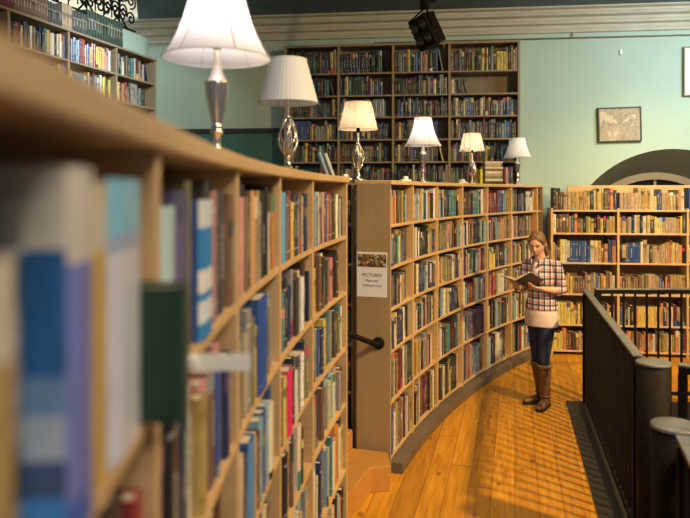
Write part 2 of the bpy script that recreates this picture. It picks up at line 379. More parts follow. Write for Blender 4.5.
# ------------------------------------------------------------------ books
PAL = {'cream': (.66, .57, .40), 'white': (.72, .70, .64), 'tan': (.48, .32, .17), 'brown': (.20, .10, .05), 'dark-brown': (.08, .045, .028),
       'black': (.02, .02, .022), 'charcoal': (.06, .06, .065), 'grey': (.28, .28, .27), 'navy': (.02, .035, .11), 'blue': (.025, .09, .34),
       'light-blue': (.22, .42, .58), 'teal': (.03, .20, .22), 'dark-green': (.018, .06, .035), 'green': (.06, .22, .08), 'olive': (.20, .19, .06),
       'yellow': (.72, .52, .04), 'mustard': (.48, .29, .05), 'orange': (.68, .22, .03), 'red': (.42, .03, .025), 'maroon': (.15, .02, .025),
       'pink': (.62, .24, .24), 'purple': (.13, .06, .20), 'magenta': (.55, .02, .13)}
NEAR_W = 'cream cream cream cream white white white tan tan tan brown brown brown dark-brown dark-brown black black black black charcoal charcoal grey grey grey navy navy navy navy blue blue light-blue light-blue teal dark-green dark-green olive yellow mustard mustard orange red maroon maroon pink purple'.split()
FAR_W = 'cream cream tan tan tan tan brown brown brown dark-brown black black mustard mustard mustard mustard yellow yellow orange orange maroon navy blue charcoal olive'.split()
DARK_W = 'dark-brown brown brown black charcoal navy navy blue dark-green dark-green dark-green olive maroon grey tan teal cream yellow black charcoal grey'.split()
for _k in PAL:
    _c = PAL[_k]; _l = lum0 = .3 * _c[0] + .6 * _c[1] + .1 * _c[2]; PAL[_k] = tuple((x * .80 + _l * .20) * .86 for x in _c)
GREENS = 'dark-green dark-green teal charcoal dark-green'.split()
rnd = random.Random(11)
def lum(c): return .3 * c[0] + .6 * c[1] + .1 * c[2]
def book_geo(mb, b, T=None):
    """book standing at the origin: x = thickness, y = depth inward from the spine, z up"""
    r = random.Random(b['seed']); w, h, d = b['w'], b['h'], b['d']; c = b['rgb']; m = b['mt']; hw = w / 2; rd = min(.006, w * .16)
    prof = [(-hw, 0), (-hw * .55, -rd), (hw * .55, -rd), (hw, 0)]
    bands = b.get('bands')
    if bands is None:
        bands = []; t = r.random(); c2 = PAL[r.choice(list(PAL))]; dk = tuple(x * .35 for x in c); lt = tuple(min(.8, x * .5 + .35) for x in c)
        if t < .30: bands = [(0, .12, c), (.12, .14, lt if lum(c) < .25 else dk), (.14, .84, c), (.84, .86, lt if lum(c) < .25 else dk), (.86, 1, c)]
        elif t < .45: a = r.uniform(.55, .75); bands = [(0, a, c), (a, a + .15, dk if lum(c) > .2 else c2), (a + .15, 1, c)]
        elif t < .58: a = r.uniform(.7, .85); bands = [(0, a, c), (a, 1, c2)]
        elif t < .68: a = r.uniform(.08, .3); bands = [(0, a, c2), (a, 1, c)]
        else: bands = [(0, 1, c)]
    fx = (lambda p: T @ Vector(p)) if T else (lambda p: Vector(p))
    for a, bb, cc in bands:
        v = [fx((x, y, z * h)) for z in (a, bb) for x, y in prof]
        mb.add(v, [(0, 1, 5, 4), (1, 2, 6, 5), (2, 3, 7, 6)], m, cc)
    t = .0025; v = []
    for sg in (-1, 1):
        v = [fx(p) for p in ((sg * hw, 0, 0), (sg * hw, d, 0), (sg * hw, d, h), (sg * hw, 0, h), (sg * (hw - t), 0, 0), (sg * (hw - t), d, 0), (sg * (hw - t), d, h), (sg * (hw - t), 0, h))]
        fs = [(0, 1, 2, 3), (4, 7, 6, 5), (0, 4, 5, 1), (1, 5, 6, 2), (2, 6, 7, 3)]
        if sg > 0: fs = [f for f in fs]
        else: fs = [tuple(reversed(f)) for f in fs]
        cb = b.get('cover', c)
        mb.add(v, fs, m, cb)
    if b.get('cb'):
        for a, bb, cc in b['cb']: mb.add([fx(p) for p in ((-hw - .0004, 0, a * h), (-hw - .0004, 0, bb * h), (-hw - .0004, d, bb * h), (-hw - .0004, d, a * h))], [(0, 1, 2, 3)], m, cc)
    # spine top and bottom caps
    for z in (0, h): mb.add([fx((x, y, z)) for x, y in prof] , [(0, 1, 2, 3) if z else (3, 2, 1, 0)], m, c)
    # lettering-like dashes
    if b.get('txt', True) and w > .016 and r.random() < .75:
        tc = tuple(x * .55 + y * .45 for x, y in zip(c, (.62, .55, .36))) if lum(c) < .20 else tuple(x * .45 + .02 for x in c)
        if r.random() < .25 and lum(c) < .3: tc = tuple(x * .4 + .36 for x in c)
        z = h * r.uniform(.25, .35); end = h * r.uniform(.6, .8); k = w * .16
        while z < end:
            ln = r.uniform(.006, .022); z2 = min(z + ln, end); x0 = -k; x1 = k
            y = -rd - .0004
            mb.add([fx(p) for p in ((x0, y, z), (x1, y, z), (x1, y, z2), (x0, y, z2))], [(0, 1, 2, 3)], m, tc); z = z2 + r.uniform(.002, .006)
def page_geo(mb, b, T=None):
    w, h, d = b['w'], b['h'], b['d']; hw = w / 2 - .0026
    mb.box(-hw, hw, .001, d - .006, .0035, h - .005, 2 if T else 0, (1, 1, 1), T)
BOOKS = []; seedc = [0]
def add_book(P, u, z, w, h, d, cname, prot, lean, info, mt=None, **kw):
    seedc[0] += 1
    r = random.Random(seedc[0] * 7 + 1); base = PAL[cname]; k = r.uniform(.82, 1.18)
    rgb = tuple(min(.85, x * k * r.uniform(.93, 1.07)) for x in base)
    d0 = prot; p = P(u, d0, z); q1 = P(u + .01, d0, z); q0 = P(u - .01, d0, z); e = (q1 - q0).normalized()
    rz = math.atan2(e.y, e.x)
    b = dict(w=w, h=h, d=d, c=cname, rgb=rgb, seed=seedc[0], mt=(0 if r.random() < .5 else 1) if mt is None else mt, p=p, rz=rz, lean=lean, info=info)
    b.update(kw)
    # size on the picture
    cen = p + Vector((0, 0, h / 2)); s = F / max(.2, cen.y); px = CX + cen.x * s; py = HY + (EYE - cen.z) * s
    nrm = Vector((-math.sin(rz), math.cos(rz), 0)); view = Vector((cen.x, cen.y, 0)).normalized()
    area_ = w * h * s * s * max(.06, abs(nrm.dot(view)))
    top = HY + (EYE - p.z - h) * s
    vis = cen.y > .25 and -20 < px < 700 and top < 512 and info.get('vis', True)
    b['score'] = area_ * s if vis else 0
    BOOKS.append(b); return b
CHART = {}
def pick(words, prev):
    for _ in range(6):
        c = rnd.choice(words)
        if c != prev: return c
    return c
def fill(P, ua, ub, z, clear, depth, words, info, wr=(.018, .045), hr=(.68, .93), full=None, hand=None, prot=(.008, .035), run=.0, leanp=.35):
    u = ua + .004; end = ub - .004; prev = None; cell = []
    total = (end - u) * (full if full is not None else rnd.choice((1, 1, 1, .94, .9, .82)))
    stop = u + total; hand = list(hand or []); same = 0
    while u < stop - .016:
        if hand:
            hw = hand.pop(0)
            if hw is None: continue
            c, w_, h_, pr, kw = hw; w_ = w_; 
        else:
            c = pick(words, prev) if same <= 0 else prev
            if same > 0: same -= 1
            elif rnd.random() < run: same = rnd.randint(2, 6)
            w_ = rnd.uniform(*wr); h_ = clear * rnd.uniform(*hr); pr = rnd.uniform(*prot); kw = {}
            if same > 0 and cell: w_, h_, pr = cell[-1]['w'], cell[-1]['h'], cell[-1]['pr']
        if u + w_ > end: 
            if end - u > .014 and not hand: w_ = end - u
            else: break
        d_ = min(depth - pr - .008, max(.12, h_ * rnd.uniform(.62, .78)))
        b = add_book(P, u + w_ / 2, z + .0008, w_, h_, d_, c, pr, 0, info, **kw); b['pr'] = pr; cell.append(b)
        u += w_ + .0012; prev = c
    # a last book leaning on its neighbour where the shelf is not full
    if cell and end - u > .10 and rnd.random() < leanp + .3:
        w_ = rnd.uniform(.016, .028); h_ = clear * rnd.uniform(.7, .85); a = rnd.uniform(.13, .26)
        # standing on its lower right corner, leaning to the left
        uu = u + h_ * math.sin(a) + w_ / 2 * math.cos(a) + .003
        if uu + w_ < end:
            b = add_book(P, uu, z + .0008 + w_ / 2 * math.sin(a), w_, h_, min(depth - .03, h_ * .7), pick(words, prev), .02, -a, info); b['pr'] = .02; cell.append(b)
    info['cell'] = cell; CELLS.append(cell)
    return cell
CELLS = []
ROWN = ['bottom', 'fifth', 'fourth', 'third', 'second', 'top']
def dec(*b): return dict(bands=list(b), txt=False)
HAND = {}
Pa = PAL
# hand-laid cells of the near case, keyed by (bay from the viewer, row from the top); order runs away from the viewer
HAND[(1, 0)] = [('black', .05, .20, .02, {}), ('tan', .05, .24, .02, {}), ('cream', .05, .245, .02, {}), ('brown', .035, .23, .03, {}), ('tan', .026, .23, .03, {}), ('cream', .04, .25, .03, {}), ('grey', .035, .26, .03, {}), ('mustard', .03, .20, .02, dec((0, .7, Pa['mustard']), (.7, 1, Pa['cream']))), ('charcoal', .045, .235, .033, {}),
    ('blue', .052, .256, .002, dict(bands=[(0, .1, (.06, .12, .42)), (.1, .74, (.16, .18, .46)), (.74, 1, (.55, .50, .42))], cover=(.02, .08, .25), cb=[(0, .12, (.05, .25, .65)), (.12, .22, (.05, .10, .22)), (.22, .34, (.42, .50, .62)), (.34, .44, (.15, .28, .5)), (.44, .78, (.015, .12, .34)), (.78, 1, (.70, .66, .55))], txt=False)),
    ('navy', .018, .20, .012, {}), ('mustard', .042, .245, .010, dec((0, .78, (.55, .34, .06)), (.78, .9, Pa['cream']), (.9, 1, (.55, .45, .3)))),
    ('white', .118, .25, .005, dec((0, .74, (.60, .61, .68)), (.74, .80, (.3, .38, .55)), (.80, 1, (.20, .50, .68)))), ('dark-green', .045, .140, -.034, dict(bands=[(0, 1, (.012, .04, .025))], cover=(.012, .04, .025), txt=False))]
HAND[(2, 0)] = [('cream', .045, .215, .02, {}), ('light-blue', .075, .22, .012, dec((0, 1, (.42, .56, .58)))), 
    ('purple', .095, .24, .012, dec((0, .36, (.40, .46, .05)), (.36, .8, (.11, .09, .20)), (.8, 1, (.07, .07, .14)))), ('olive', .03, .255, .015, {}), ('dark-brown', .03, .25, .02, {}),
    ('blue', .12, .225, .006, dec((0, .12, (.02, .2, .5)), (.12, .28, (.6, .65, .7)), (.28, .34, (.02, .2, .5)), (.34, .50, (.66, .66, .66)), (.50, .80, (.015, .20, .50)), (.80, 1, (.55, .60, .62)))), ('charcoal', .035, .26, .02, {}),
    ('pink', .03, .24, .012, {}), ('black', .025, .255, .02, {})]
HAND[(3, 0)] = [('navy', .04, .25, .01, {}), ('pink', .05, .225, .01, dec((0, 1, (.62, .30, .26)))), ('black', .035, .255, .015, {}), ('brown', .04, .225, .01, {}), ('dark-brown', .05, .24, .015, {}), ('orange', .03, .24, .01, dec((0, 1, (.60, .30, .12)))), ('tan', .05, .225, .01, {}), ('mustard', .03, .24, .01, {}), ('grey', .035, .21, .012, {}), ('black', .04, .24, .01, {}), ('grey', .03, .22, .02, {}), ('black', .03, .25, .01, {})]
HAND[(4, 0)] = [('charcoal', .05, .22, .02, {}), ('light-blue', .045, .235, .008, dec((0, 1, (.10, .36, .62)))), ('dark-brown', .05, .235, .015, {}), ('brown', .03, .225, .01, {}), ('maroon', .045, .24, .012, {}), ('yellow', .055, .20, .01, {}), ('dark-brown', .04, .225, .01, {}), ('navy', .04, .23, .01, {}), ('grey', .03, .21, .01, {}), ('brown', .04, .235, .01, {}), ('tan', .04, .22, .01, {})]
HAND[(5, 0)] = [('navy', .04, .24, .01, {}), ('light-blue', .035, .235, .008, {}), ('blue', .035, .22, .01, {}), ('cream', .03, .235, .01, {}), ('mustard', .035, .22, .01, {}), ('navy', .045, .23, .012, {}), ('pink', .045, .235, .01, {}), ('black', .03, .225, .01, {}), ('blue', .035, .235, .01, {}), ('tan', .03, .22, .01, {}), ('red', .045, .23, .01, {}), ('green', .03, .22, .01, {})]
HAND[(3, 1)] = [('grey', .04, .24, .01, {}), ('mustard', .03, .2, .01, {}), ('black', .05, .23, .02, {}), ('tan', .03, .2, .01, {}), ('grey', .05, .25, .01, {}), ('olive', .05, .22, .01, {}), ('yellow', .03, .19, .01, {}), ('blue', .145, .255, .002, dec((0, .08, (.02, .06, .32)), (.08, .1, (.1, .15, .4)), (.1, 1, (.015, .07, .33)))), ('light-blue', .03, .25, .008, {})]
HAND[(4, 2)] = [('charcoal', .04, .23, .02, {}), ('brown', .03, .22, .01, {}), ('yellow', .055, .215, .008, {}), ('magenta', .085, .225, .002, dec((0, 1, (.62, .015, .12)))), ('grey', .03, .22, .01, {}), ('black', .045, .24, .01, {}), ('white', .055, .235, .004, {}), ('cream', .03, .22, .01, {}), ('navy', .03, .2, .01, {})]
HAND[(3, 2)] = [('brown', .04, .22, .01, {}), ('cream', .05, .23, .01, {}), ('navy', .05, .22, .01, {}), ('blue', .07, .235, .004, dec((0, 1, (.08, .22, .48)))), ('grey', .04, .22, .01, {}), ('tan', .04, .2, .01, {}), ('maroon', .04, .2, .01, {}), ('light-blue', .05, .22, .01, {}), ('blue', .05, .225, .01, {}), ('light-blue', .04, .23, .01, {}), ('white', .06, .215, .004, dec((0, .1, Pa['black']), (.1, 1, (.66, .60, .46))))]
def rowclear(levels, i, top, st=.022): return (levels[i + 1] - st if i + 1 < len(levels) else top) - levels[i]
# near case: bays 0..5 from the viewer's side
for bi in range(6):
    for ri in range(6):
        rt = 5 - ri
        info = dict(case='near curved bookcase', bay=5 - bi, row=rt, nb=6, kindc='near')
        a, b_ = divL[bi] + .012, divL[bi + 1] - .012
        if bi == 0 : info['vis'] = False
        if bi == 1 and rt > 0: info['vis'] = False
        if bi == 0: continue
        fill(curve_P, a, b_, SH[ri], rowclear(SH, ri, TU), .25, NEAR_W, info, wr=(.024, .058), hr=(.70, .90), hand=HAND.get((bi, rt)), full=(.85 if (bi == 3 and rt == 1) else .99 if rt == 0 else None))
for bi in range(7):
    for ri in range(6):
        info = dict(case='right-hand curved bookcase', bay=bi, row=5 - ri, nb=6, kindc='right')
        fill(curve_P, divR[bi] + .012, divR[bi + 1] - .012, SH[ri], rowclear(SH, ri, TU), .25, NEAR_W, info, wr=(.017, .043), hr=(.70, .92), run=.06)
for bi in range(3):
    for ri in range(6):
        info = dict(case='far bookcase under arch', bay=bi, row=5 - ri, nb=3, kindc='far')
        cl = rowclear(FZ, ri, 2.07); cl = min(cl, .31)
        fill(farF, divF[bi] + .013, divF[bi + 1] - .013, FZ[ri], cl, .27, FAR_W, info, wr=(.022, .046), hr=(.66, .90) , run=.12, full=.98)
for ri in range(6):
    info = dict(case='gap bookcase', bay=0, row=5 - ri, nb=1, kindc='gap', vis=False)
    fill(gapP, .012, .798, SH[ri], rowclear(SH, ri, TU), .2, GREENS, info, wr=(.03, .05), full=.99)
for bi in range(4):
    for ri in range(len(TALLZ)):
        if TALLZ[ri] < 1.3: continue
        info = dict(case='wall', bay=bi, row=0, nb=4, kindc='wall', vis=False)
        full = None
        if bi == 3 and ri == len(TALLZ) - 2: full = .18
        if bi == 2 and ri == len(TALLZ) - 1: full = .8
        if bi == 1 and ri == len(TALLZ) - 1: full = .8
        fill(wallF, divT[bi] + .015, divT[bi + 1] - .015, TALLZ[ri], rowclear(TALLZ, ri, 3.868), .23, DARK_W, info, wr=(.018, .042), hr=(.64, .92), full=full, run=.06)
for bi in range(5):
    for ri in range(len(GZ)):
        if GZ[ri] < 2.3: continue
        info = dict(case='gallery', bay=bi, row=0, nb=5, kindc='gal', vis=False)
        W_ = DARK_W + NEAR_W; hand = None
        if ri == len(GZ) - 1 and bi == 3:
            hand = [(c, .035, h, .02, {}) for c, h in (('navy', .23), ('blue', .22), ('navy', .24), ('light-blue', .22), ('blue', .23), ('red', .25), ('red', .25), ('grey', .2), ('blue', .22), ('yellow', .2), ('red', .24), ('red', .24), ('yellow', .22), ('yellow', .23), ('yellow', .23), ('yellow', .22), ('pink', .24), ('pink', .24), ('white', .22))]
        fill(gcP, divG[bi] + .015, divG[bi + 1] - .015, GZ[ri], rowclear(GZ, ri, 3.575), .25, W_, info, wr=(.022, .045), hr=(.66, .86), hand=hand, full=(.75 if bi == 4 else None), run=.1)
# bound sets standing on top of the gallery case
info = dict(case='gallery top', bay=0, row=0, nb=1, kindc='gtop', vis=False); u = -3.16; cell = []
sets = [('dark-brown', 14, .040, .25), ('maroon', 8, .036, .26), ('brown', 12, .036, .24), ('charcoal', 4, .045, .21), ('tan', 3, .05, .25), ('charcoal', 5, .045, .22), ('dark-green', 13, .047, .285)]
for c, k, w_, h_ in sets:
    for j in range(k):
        cell.append(add_book(gcP, u + w_ / 2, 3.601, w_, h_ * rnd.uniform(.97, 1.0), .19, c, .03, 0, info, mt=0, bands=[(0, .1, Pa[c]), (.1, .13, tuple(x * .4 for x in Pa[c])), (.13, .5, Pa[c]), (.5, .64, tuple(x * .45 for x in Pa[c])), (.64, .67, (.4, .33, .18)), (.67, 1, Pa[c])], pr=.03)); u += w_ + .001
    u += .004
CELLS.append(cell)
# --- which books are separate objects
ranked = sorted([b for b in BOOKS if b['score'] > 0], key=lambda b: -b['score'])[:300]
single = set(b['seed'] for b in ranked)
BAYN = {'near': ['end bay', 'second bay', 'third bay', 'fourth bay', 'foreground bay'], 'right': ['first bay', 'second bay', 'third bay', 'fourth bay', 'fifth bay', 'sixth bay', 'narrow last bay'], 'far': ['left bay', 'middle bay', 'right bay']}
ROWS = ['top', 'second', 'third', 'fourth', 'fifth', 'bottom']
used = {}
def size_word(b):
    return ('thick ' if b['w'] > .05 else 'thin ' if b['w'] < .026 else '') + ('tall' if b['h'] > .245 else 'short' if b['h'] < .205 else 'mid-height')
GRP = {'near': 'books on the near curved bookcase', 'right': 'books on the right-hand curved bookcase', 'far': 'books on the bookcase under the arch'}
def make_label(b, cell):
    i = cell.index(b); k = b['info']['kindc']; inf = b['info']
    L_ = cell[i - 1]['c'] if i > 0 else None; R_ = cell[i + 1]['c'] if i + 1 < len(cell) else None
    if L_ and R_: nb = 'between %s and %s' % (L_, R_)
    elif R_: nb = 'at left end beside %s' % R_
    elif L_: nb = 'at right end beside %s' % L_
    else: nb = 'alone'
    case = {'near': 'left bookcase', 'right': 'right-hand curved bookcase', 'far': 'far straight bookcase'}[k]
    return '%s %s book %s, %s shelf, %s, %s' % (size_word(b), b['c'], nb, ROWS[inf['row']], BAYN[k][inf['bay']], case)
seen = set(); ndup = 0
def lean_T(b): return Matrix.Translation(b['p']) @ Matrix.Rotation(b['rz'], 4, 'Z') @ Matrix.Rotation(b['lean'], 4, 'Y')
# make labels unique: recolour a book when needed
for cell in CELLS:
    for b in cell:
        if b['seed'] not in single: continue
        for t in range(40):
            lab = make_label(b, cell)
            if lab not in seen: break
            c = rnd.choice(list(PAL)); b['c'] = c; b['rgb'] = PAL[c]; b.pop('bands', None)
        seen.add(lab)
final = {}
for cell in CELLS:
    for b in cell:
        if b['seed'] in single: final.setdefault(make_label(b, cell), []).append(b)
for lab, bs in final.items():
    for k_, b in enumerate(bs):
        b['label'] = lab if k_ == 0 else lab.replace('mid-height ', '').replace(' book ', ' volume ')
for b in BOOKS:
    if b['seed'] not in single: continue
    m_ = MB(); book_geo(m_, b); o = m_.build('book', BOOKM, None, vcol=True)
    o.location = b['p']; o.rotation_euler = (0, b['lean'], b['rz']); o.rotation_mode = 'XYZ'
    tag(o, b['label'], 'book', GRP[b['info']['kindc']])
    m_ = MB(); page_geo(m_, b); m_.build('pages', M_page, o)
m_ = MB(); cnt = 0
for b in BOOKS:
    if b['seed'] in single: continue
    T = lean_T(b); book_geo(m_, b, T); page_geo(m_, b, T); cnt += 1
o = m_.build('assorted_books', BOOKM, None, vcol=True)
tag(o, 'smaller rows of assorted books filling the remaining shelves around the room', 'books', kind='stuff')
open('/tmp/labels.txt', 'w').write('\n'.join(sorted(b['label'] for b in ranked))) if 0 else None
print('BOOKS', len(BOOKS), 'single', len(single), 'labels', len(final), 'rightsingle', sum(1 for b in ranked if b['info']['kindc'] == 'right'), 'near', sum(1 for b in ranked if b['info']['kindc'] == 'near'))
#PART2
# ------------------------------------------------------------------ steps in the gap
mb = MB()
st = empty('winder_steps', (0, 4.6, 0), 0, 'two worn pine winder steps rising into the gap between the curved bookcases', 'steps')
a1 = curve_P(uR0, 0, 0)
mb = MB(); poly_slab(mb, [(.30, 4.47), (.30, 4.70), (.06, 4.78), (-.04, 4.90), (-1.0, 4.90), (-1.0, 3.78), (-.20, 3.75), (.03, 4.08), (.17, 4.44)], 0, .17)
mb.build('lower_tread', M_step, st, (0, 4.6, 0), bevel=.006)
mb = MB(); poly_slab(mb, [(.055, 4.775), (-.04, 4.89), (-1.0, 4.88), (-1.0, 4.1), (-.3, 4.2)], .171, .30)
mb.build('upper_tread', M_step, st, (0, 4.6, 0), bevel=.006)
# ------------------------------------------------------------------ sign, handrail stub on the end panel
rad = (curve_P(uR0, 1, 0) - curve_P(uR0, 0, 0)).normalized()      # along the end panel, away from the walkway
tng = Vector((-rad.y, rad.x, 0)); tng = tng if tng.y < 0 else -tng  # outwards, towards the viewer
def EP(a, o, z): p = curve_P(uR0, 0, 0) + rad * a + tng * (.0125 + o); return Vector((p.x, p.y, z))
ex = (-rad); ang = math.atan2(ex.y, ex.x)                          # reading direction of the sign, left to right
sg = empty('paper_sign', EP(.135, .001, 1.36), ang, 'white paper sign with a photo strip taped to the tan end panel', 'sign')
M_paper = mat('white_paper', (.80, .82, .90), .6)
M_ink = mat('grey_print_ink', (.10, .10, .11), .6)
mb = MB(); mb.box(-.112, .112, -.002, 0, -.115, .205); mb.build('sheet', M_paper, sg)
M_photo = mat('printed_room_photo', (.2, .1, .05), .4)
v_ = objvec(M_photo, (75, 1, 65)); vo = N(M_photo, 'ShaderNodeTexVoronoi'); vo.inputs['Scale'].default_value = 1; L(M_photo, v_, vo.inputs['Vector'])
L(M_photo, ramp(M_photo, math_n(M_photo, 'FRACT', math_n(M_photo, 'MULTIPLY', vo.outputs['Color'], 3.7)), [(0, (.02, .02, .02)), (.3, (.10, .05, .02)), (.55, (.42, .16, .03)), (.75, (.08, .10, .06)), (.92, (.55, .55, .35))]), BS(M_photo).inputs['Base Color'])
mb = MB(); mb.box(-.106, .106, -.003, -.0021, .098, .190); mb.build('photo_strip', M_photo, sg)
def text(name, s, size, loc, m, parent, rot=(R(90), 0, 0)):
    cu = bpy.data.curves.new(name, 'FONT'); cu.body = s; cu.size = size; cu.align_x = 'CENTER'; cu.extrude = .0003; cu.materials.append(m)
    t_ = bpy.data.objects.new(name, cu); COL.objects.link(t_); dg = bpy.context.evaluated_depsgraph_get(); me = bpy.data.meshes.new_from_object(t_.evaluated_get(dg)); bpy.data.objects.remove(t_)
    o = bpy.data.objects.new(name, me); COL.objects.link(o); o.parent = parent; o.location = loc; o.rotation_euler = rot; return o
text('lettering', 'PICTURES', .034, (0, -.0028, .030), M_ink, sg)
text('lettering', 'Maps and', .025, (0, -.0028, -.006), M_ink, sg)
text('lettering', "Children's area", .024, (0, -.0028, -.040), M_ink, sg)
hr_ = empty('wall_handrail', EP(.085, 0, .92), 0, 'short black tubular handrail ending in a round flange on the end panel', 'handrail'); ho = EP(.085, 0, .92)
mb = MB(); pts = [EP(.085, .004, .92), EP(.085, .05, .922), EP(.11, .09, .94), EP(.17, .16, .98), EP(.26, .26, 1.04), EP(.36, .36, 1.08), EP(.5, .46, 1.1)]
mb.tube(pts, .019, 12); mb.build('tube', M_black, hr_, ho)
mb = MB(); T_ = Matrix.Translation(EP(.085, 0, .92)) @ tng.to_track_quat('Z', 'Y').to_matrix().to_4x4()
mb.lathe([(.044, 0), (.044, .008), (.036, .014), (.022, .016)], 24, 0, T_); mb.build('flange', M_black, hr_, ho)
# ------------------------------------------------------------------ table lamps on the bookcases
def shade_mat(name, col, warm, tr=.45):
    m = bpy.data.materials.new(name); m.use_nodes = True; nt = m.node_tree; nt.nodes.clear()
    out = nt.nodes.new('ShaderNodeOutputMaterial'); d = nt.nodes.new('ShaderNodeBsdfDiffuse'); t = nt.nodes.new('ShaderNodeBsdfTranslucent'); mx = nt.nodes.new('ShaderNodeMixShader')
    d.inputs[0].default_value = (*col, 1); t.inputs[0].default_value = (*warm, 1); mx.inputs[0].default_value = tr
    nt.links.new(d.outputs[0], mx.inputs[1]); nt.links.new(t.outputs[0], mx.inputs[2]); nt.links.new(mx.outputs[0], out.inputs[0])
    return m
M_shW = shade_mat('white_silk_shade', (.82, .82, .86), (.86, .85, .92))
M_shG = shade_mat('pale_grey_pleated_shade', (.84, .90, .97), (.8, .85, .92), .22)
M_shC = shade_mat('cream_fabric_shade', (.86, .78, .66), (.94, .82, .66))
M_seam = mat('shade_seam', (.35, .28, .26), .7)
M_bulb = bpy.data.materials.new('lit_bulb'); M_bulb.use_nodes = True
BS(M_bulb).inputs['Emission Color'].default_value = (1, .85, .65, 1); BS(M_bulb).inputs['Emission Strength'].default_value = 8
FOOT = [(.058, 0), (.058, .008), (.048, .014), (.040, .022), (.022, .036), (.013, .055), (.012, .075)]
def lamp(px, off, label, shade, base, power, sc=1.0, col=(1, .85, .70), loc=None):
    if loc is None:
        k = (px - CX) / F; r = RR + off; A = 1 + k * k; B = -2 * (k * CC[0] + CC[1]); C_ = CC[0] ** 2 + CC[1] ** 2 - r * r
        y = (-B + math.sqrt(B * B - 4 * A * C_)) / (2 * A); loc = (k * y, y, TOPZ + .0005)
    root = empty('table_lamp', loc, rnd.uniform(0, 3), label, 'lamp', 'table lamps along the bookcase tops'); root.scale = (sc, sc, sc)
    mb = MB()
    if base == 'vase':
        mb.lathe(FOOT + [(.012, .098), (.021, .102), (.021, .110), (.014, .114), (.021, .120), (.014, .127), (.017, .14), (.025, .17), (.033, .21), (.038, .255), (.038, .262), (.030, .268), (.020, .285), (.014, .31), (.011, .335), (.011, .37)], 28)
        mb.build('lamp_base', M_silver, root)
    else:
        mb.lathe(FOOT + [(.016, .080), (.016, .088), (.009, .094)], 24)
        mb.lathe([(.010, .262), (.017, .268), (.017, .276), (.010, .282), (.009, .33), (.009, .37)], 20)
        mb.lathe([(.008, .09), (.014, .12), (.020, .17), (.015, .23), (.008, .265)], 12)
        mb.build('lamp_base', M_silver, root)
        mb = MB()
        for k in range(6):
            pts = []
            for i in range(17):
                t = i / 16; a = 2 * math.pi * k / 6 + t * 1.5; rr = .011 + .034 * math.sin(math.pi * t) ** .8 * (1 - .25 * t + .1)
                pts.append((rr * math.cos(a), rr * math.sin(a), .088 + .18 * t))
            mb.tube(pts, .0058, 6)
        mb.build('wire_cage', M_silver, root)
    if shade == 'bell':
        prof = [(.164, .335), (.160, .338), (.140, .372), (.124, .405), (.106, .45), (.091, .50), (.080, .55), (.076, .585)]; ms = M_shW; fl = None
    elif shade == 'bellpleat':
        prof = [(.165, .335), (.160, .338), (.140, .38), (.120, .43), (.105, .48), (.095, .53), (.090, .565)]; ms = M_shG; fl = lambda a: .012 * math.cos(36 * a)
    elif shade == 'pleat':
        prof = [(.141, .340), (.141, .345), (.088, .540), (.088, .545)]; ms = M_shG; fl = lambda a: .008 * math.cos(44 * a)
    else:
        prof = [(.146, .385), (.146, .39), (.100, .58), (.100, .585)]; ms = M_shC; fl = None
    mb = MB(); mb.lathe(prof, 132 if fl else 56, 0, flute=fl, caps=False); sh = mb.build('lamp_shade', ms, root)
    for r_, z_ in (prof[0], prof[-1]):
        mb = MB(); mb.tube([(r_ * math.cos(a), r_ * math.sin(a), z_) for a in [2 * math.pi * i / 40 for i in range(41)]], .0028, 5)
        mb.build('shade_trim', ms, sh)
    if shade in ('bell', 'cone'):
        for k in range(6):
            mb = MB(); a = 2 * math.pi * k / 6 + .3; mb.tube([((r_ + .001) * math.cos(a), (r_ + .001) * math.sin(a), z_) for r_, z_ in prof], .0016, 4)
            mb.build('shade_seam', M_seam, sh)
    mb = MB(); mb.tube([(-.10, 0, .57), (0, 0, .565), (.10, 0, .57)], .002, 4) if shade != 'bell' else mb.tube([(-.078, 0, .58), (0, 0, .575), (.078, 0, .58)], .002, 4)
    mb.build('shade_spider', M_black, root); mb = MB()
    mb.lathe([(.013, .365), (.013, .40), (.010, .41)], 12); mb.build('socket', M_black, root)
    mb = MB(); mb.lathe([(.006, .405), (.022, .43), (.028, .455), (.022, .48), (.006, .495)], 16); mb.build('bulb', M_bulb if power else M_plastic, root)
    if power:
        l = bpy.data.lights.new('lamp_light', 'POINT'); l.energy = power; l.color = col; l.shadow_soft_size = .035
        o = bpy.data.objects.new('lamp_light', l); COL.objects.link(o); o.parent = root; o.location = (0, 0, .45)
    return Vector(loc)
lp1 = lamp(217, .19, 'large lit table lamp with white bell shade, nearest the viewer on the left bookcase', 'bell', 'vase', 10, col=(1, .92, .86))
lamp(288, .19, 'unlit lamp with pale grey pleated cone shade and open wire silver base', 'pleat', 'cage', 0)
k3 = Vector((.098, 5.03, TOPZ + .0005))
lamp(358, 0, 'lit cream drum shade lamp above the tan end panel, warm glow inside', 'cone', 'cage', 5, 1.0, (1, .78, .56), k3)
lamp(423, .19, 'lit white bell shade lamp on silver vase base, above the third bay', 'bell', 'vase', 7, 1.02, (1, .92, .86))
lamp(472, .17, 'small cream cone shade lamp beside the stack of books', 'cone', 'cage', 4.2, .93, (1, .82, .62))
lamp(517.5, .14, 'last lamp with cool white pleated bell shade at the far end', 'bellpleat', 'vase', 1.0, 1.0, (.95, .97, 1))
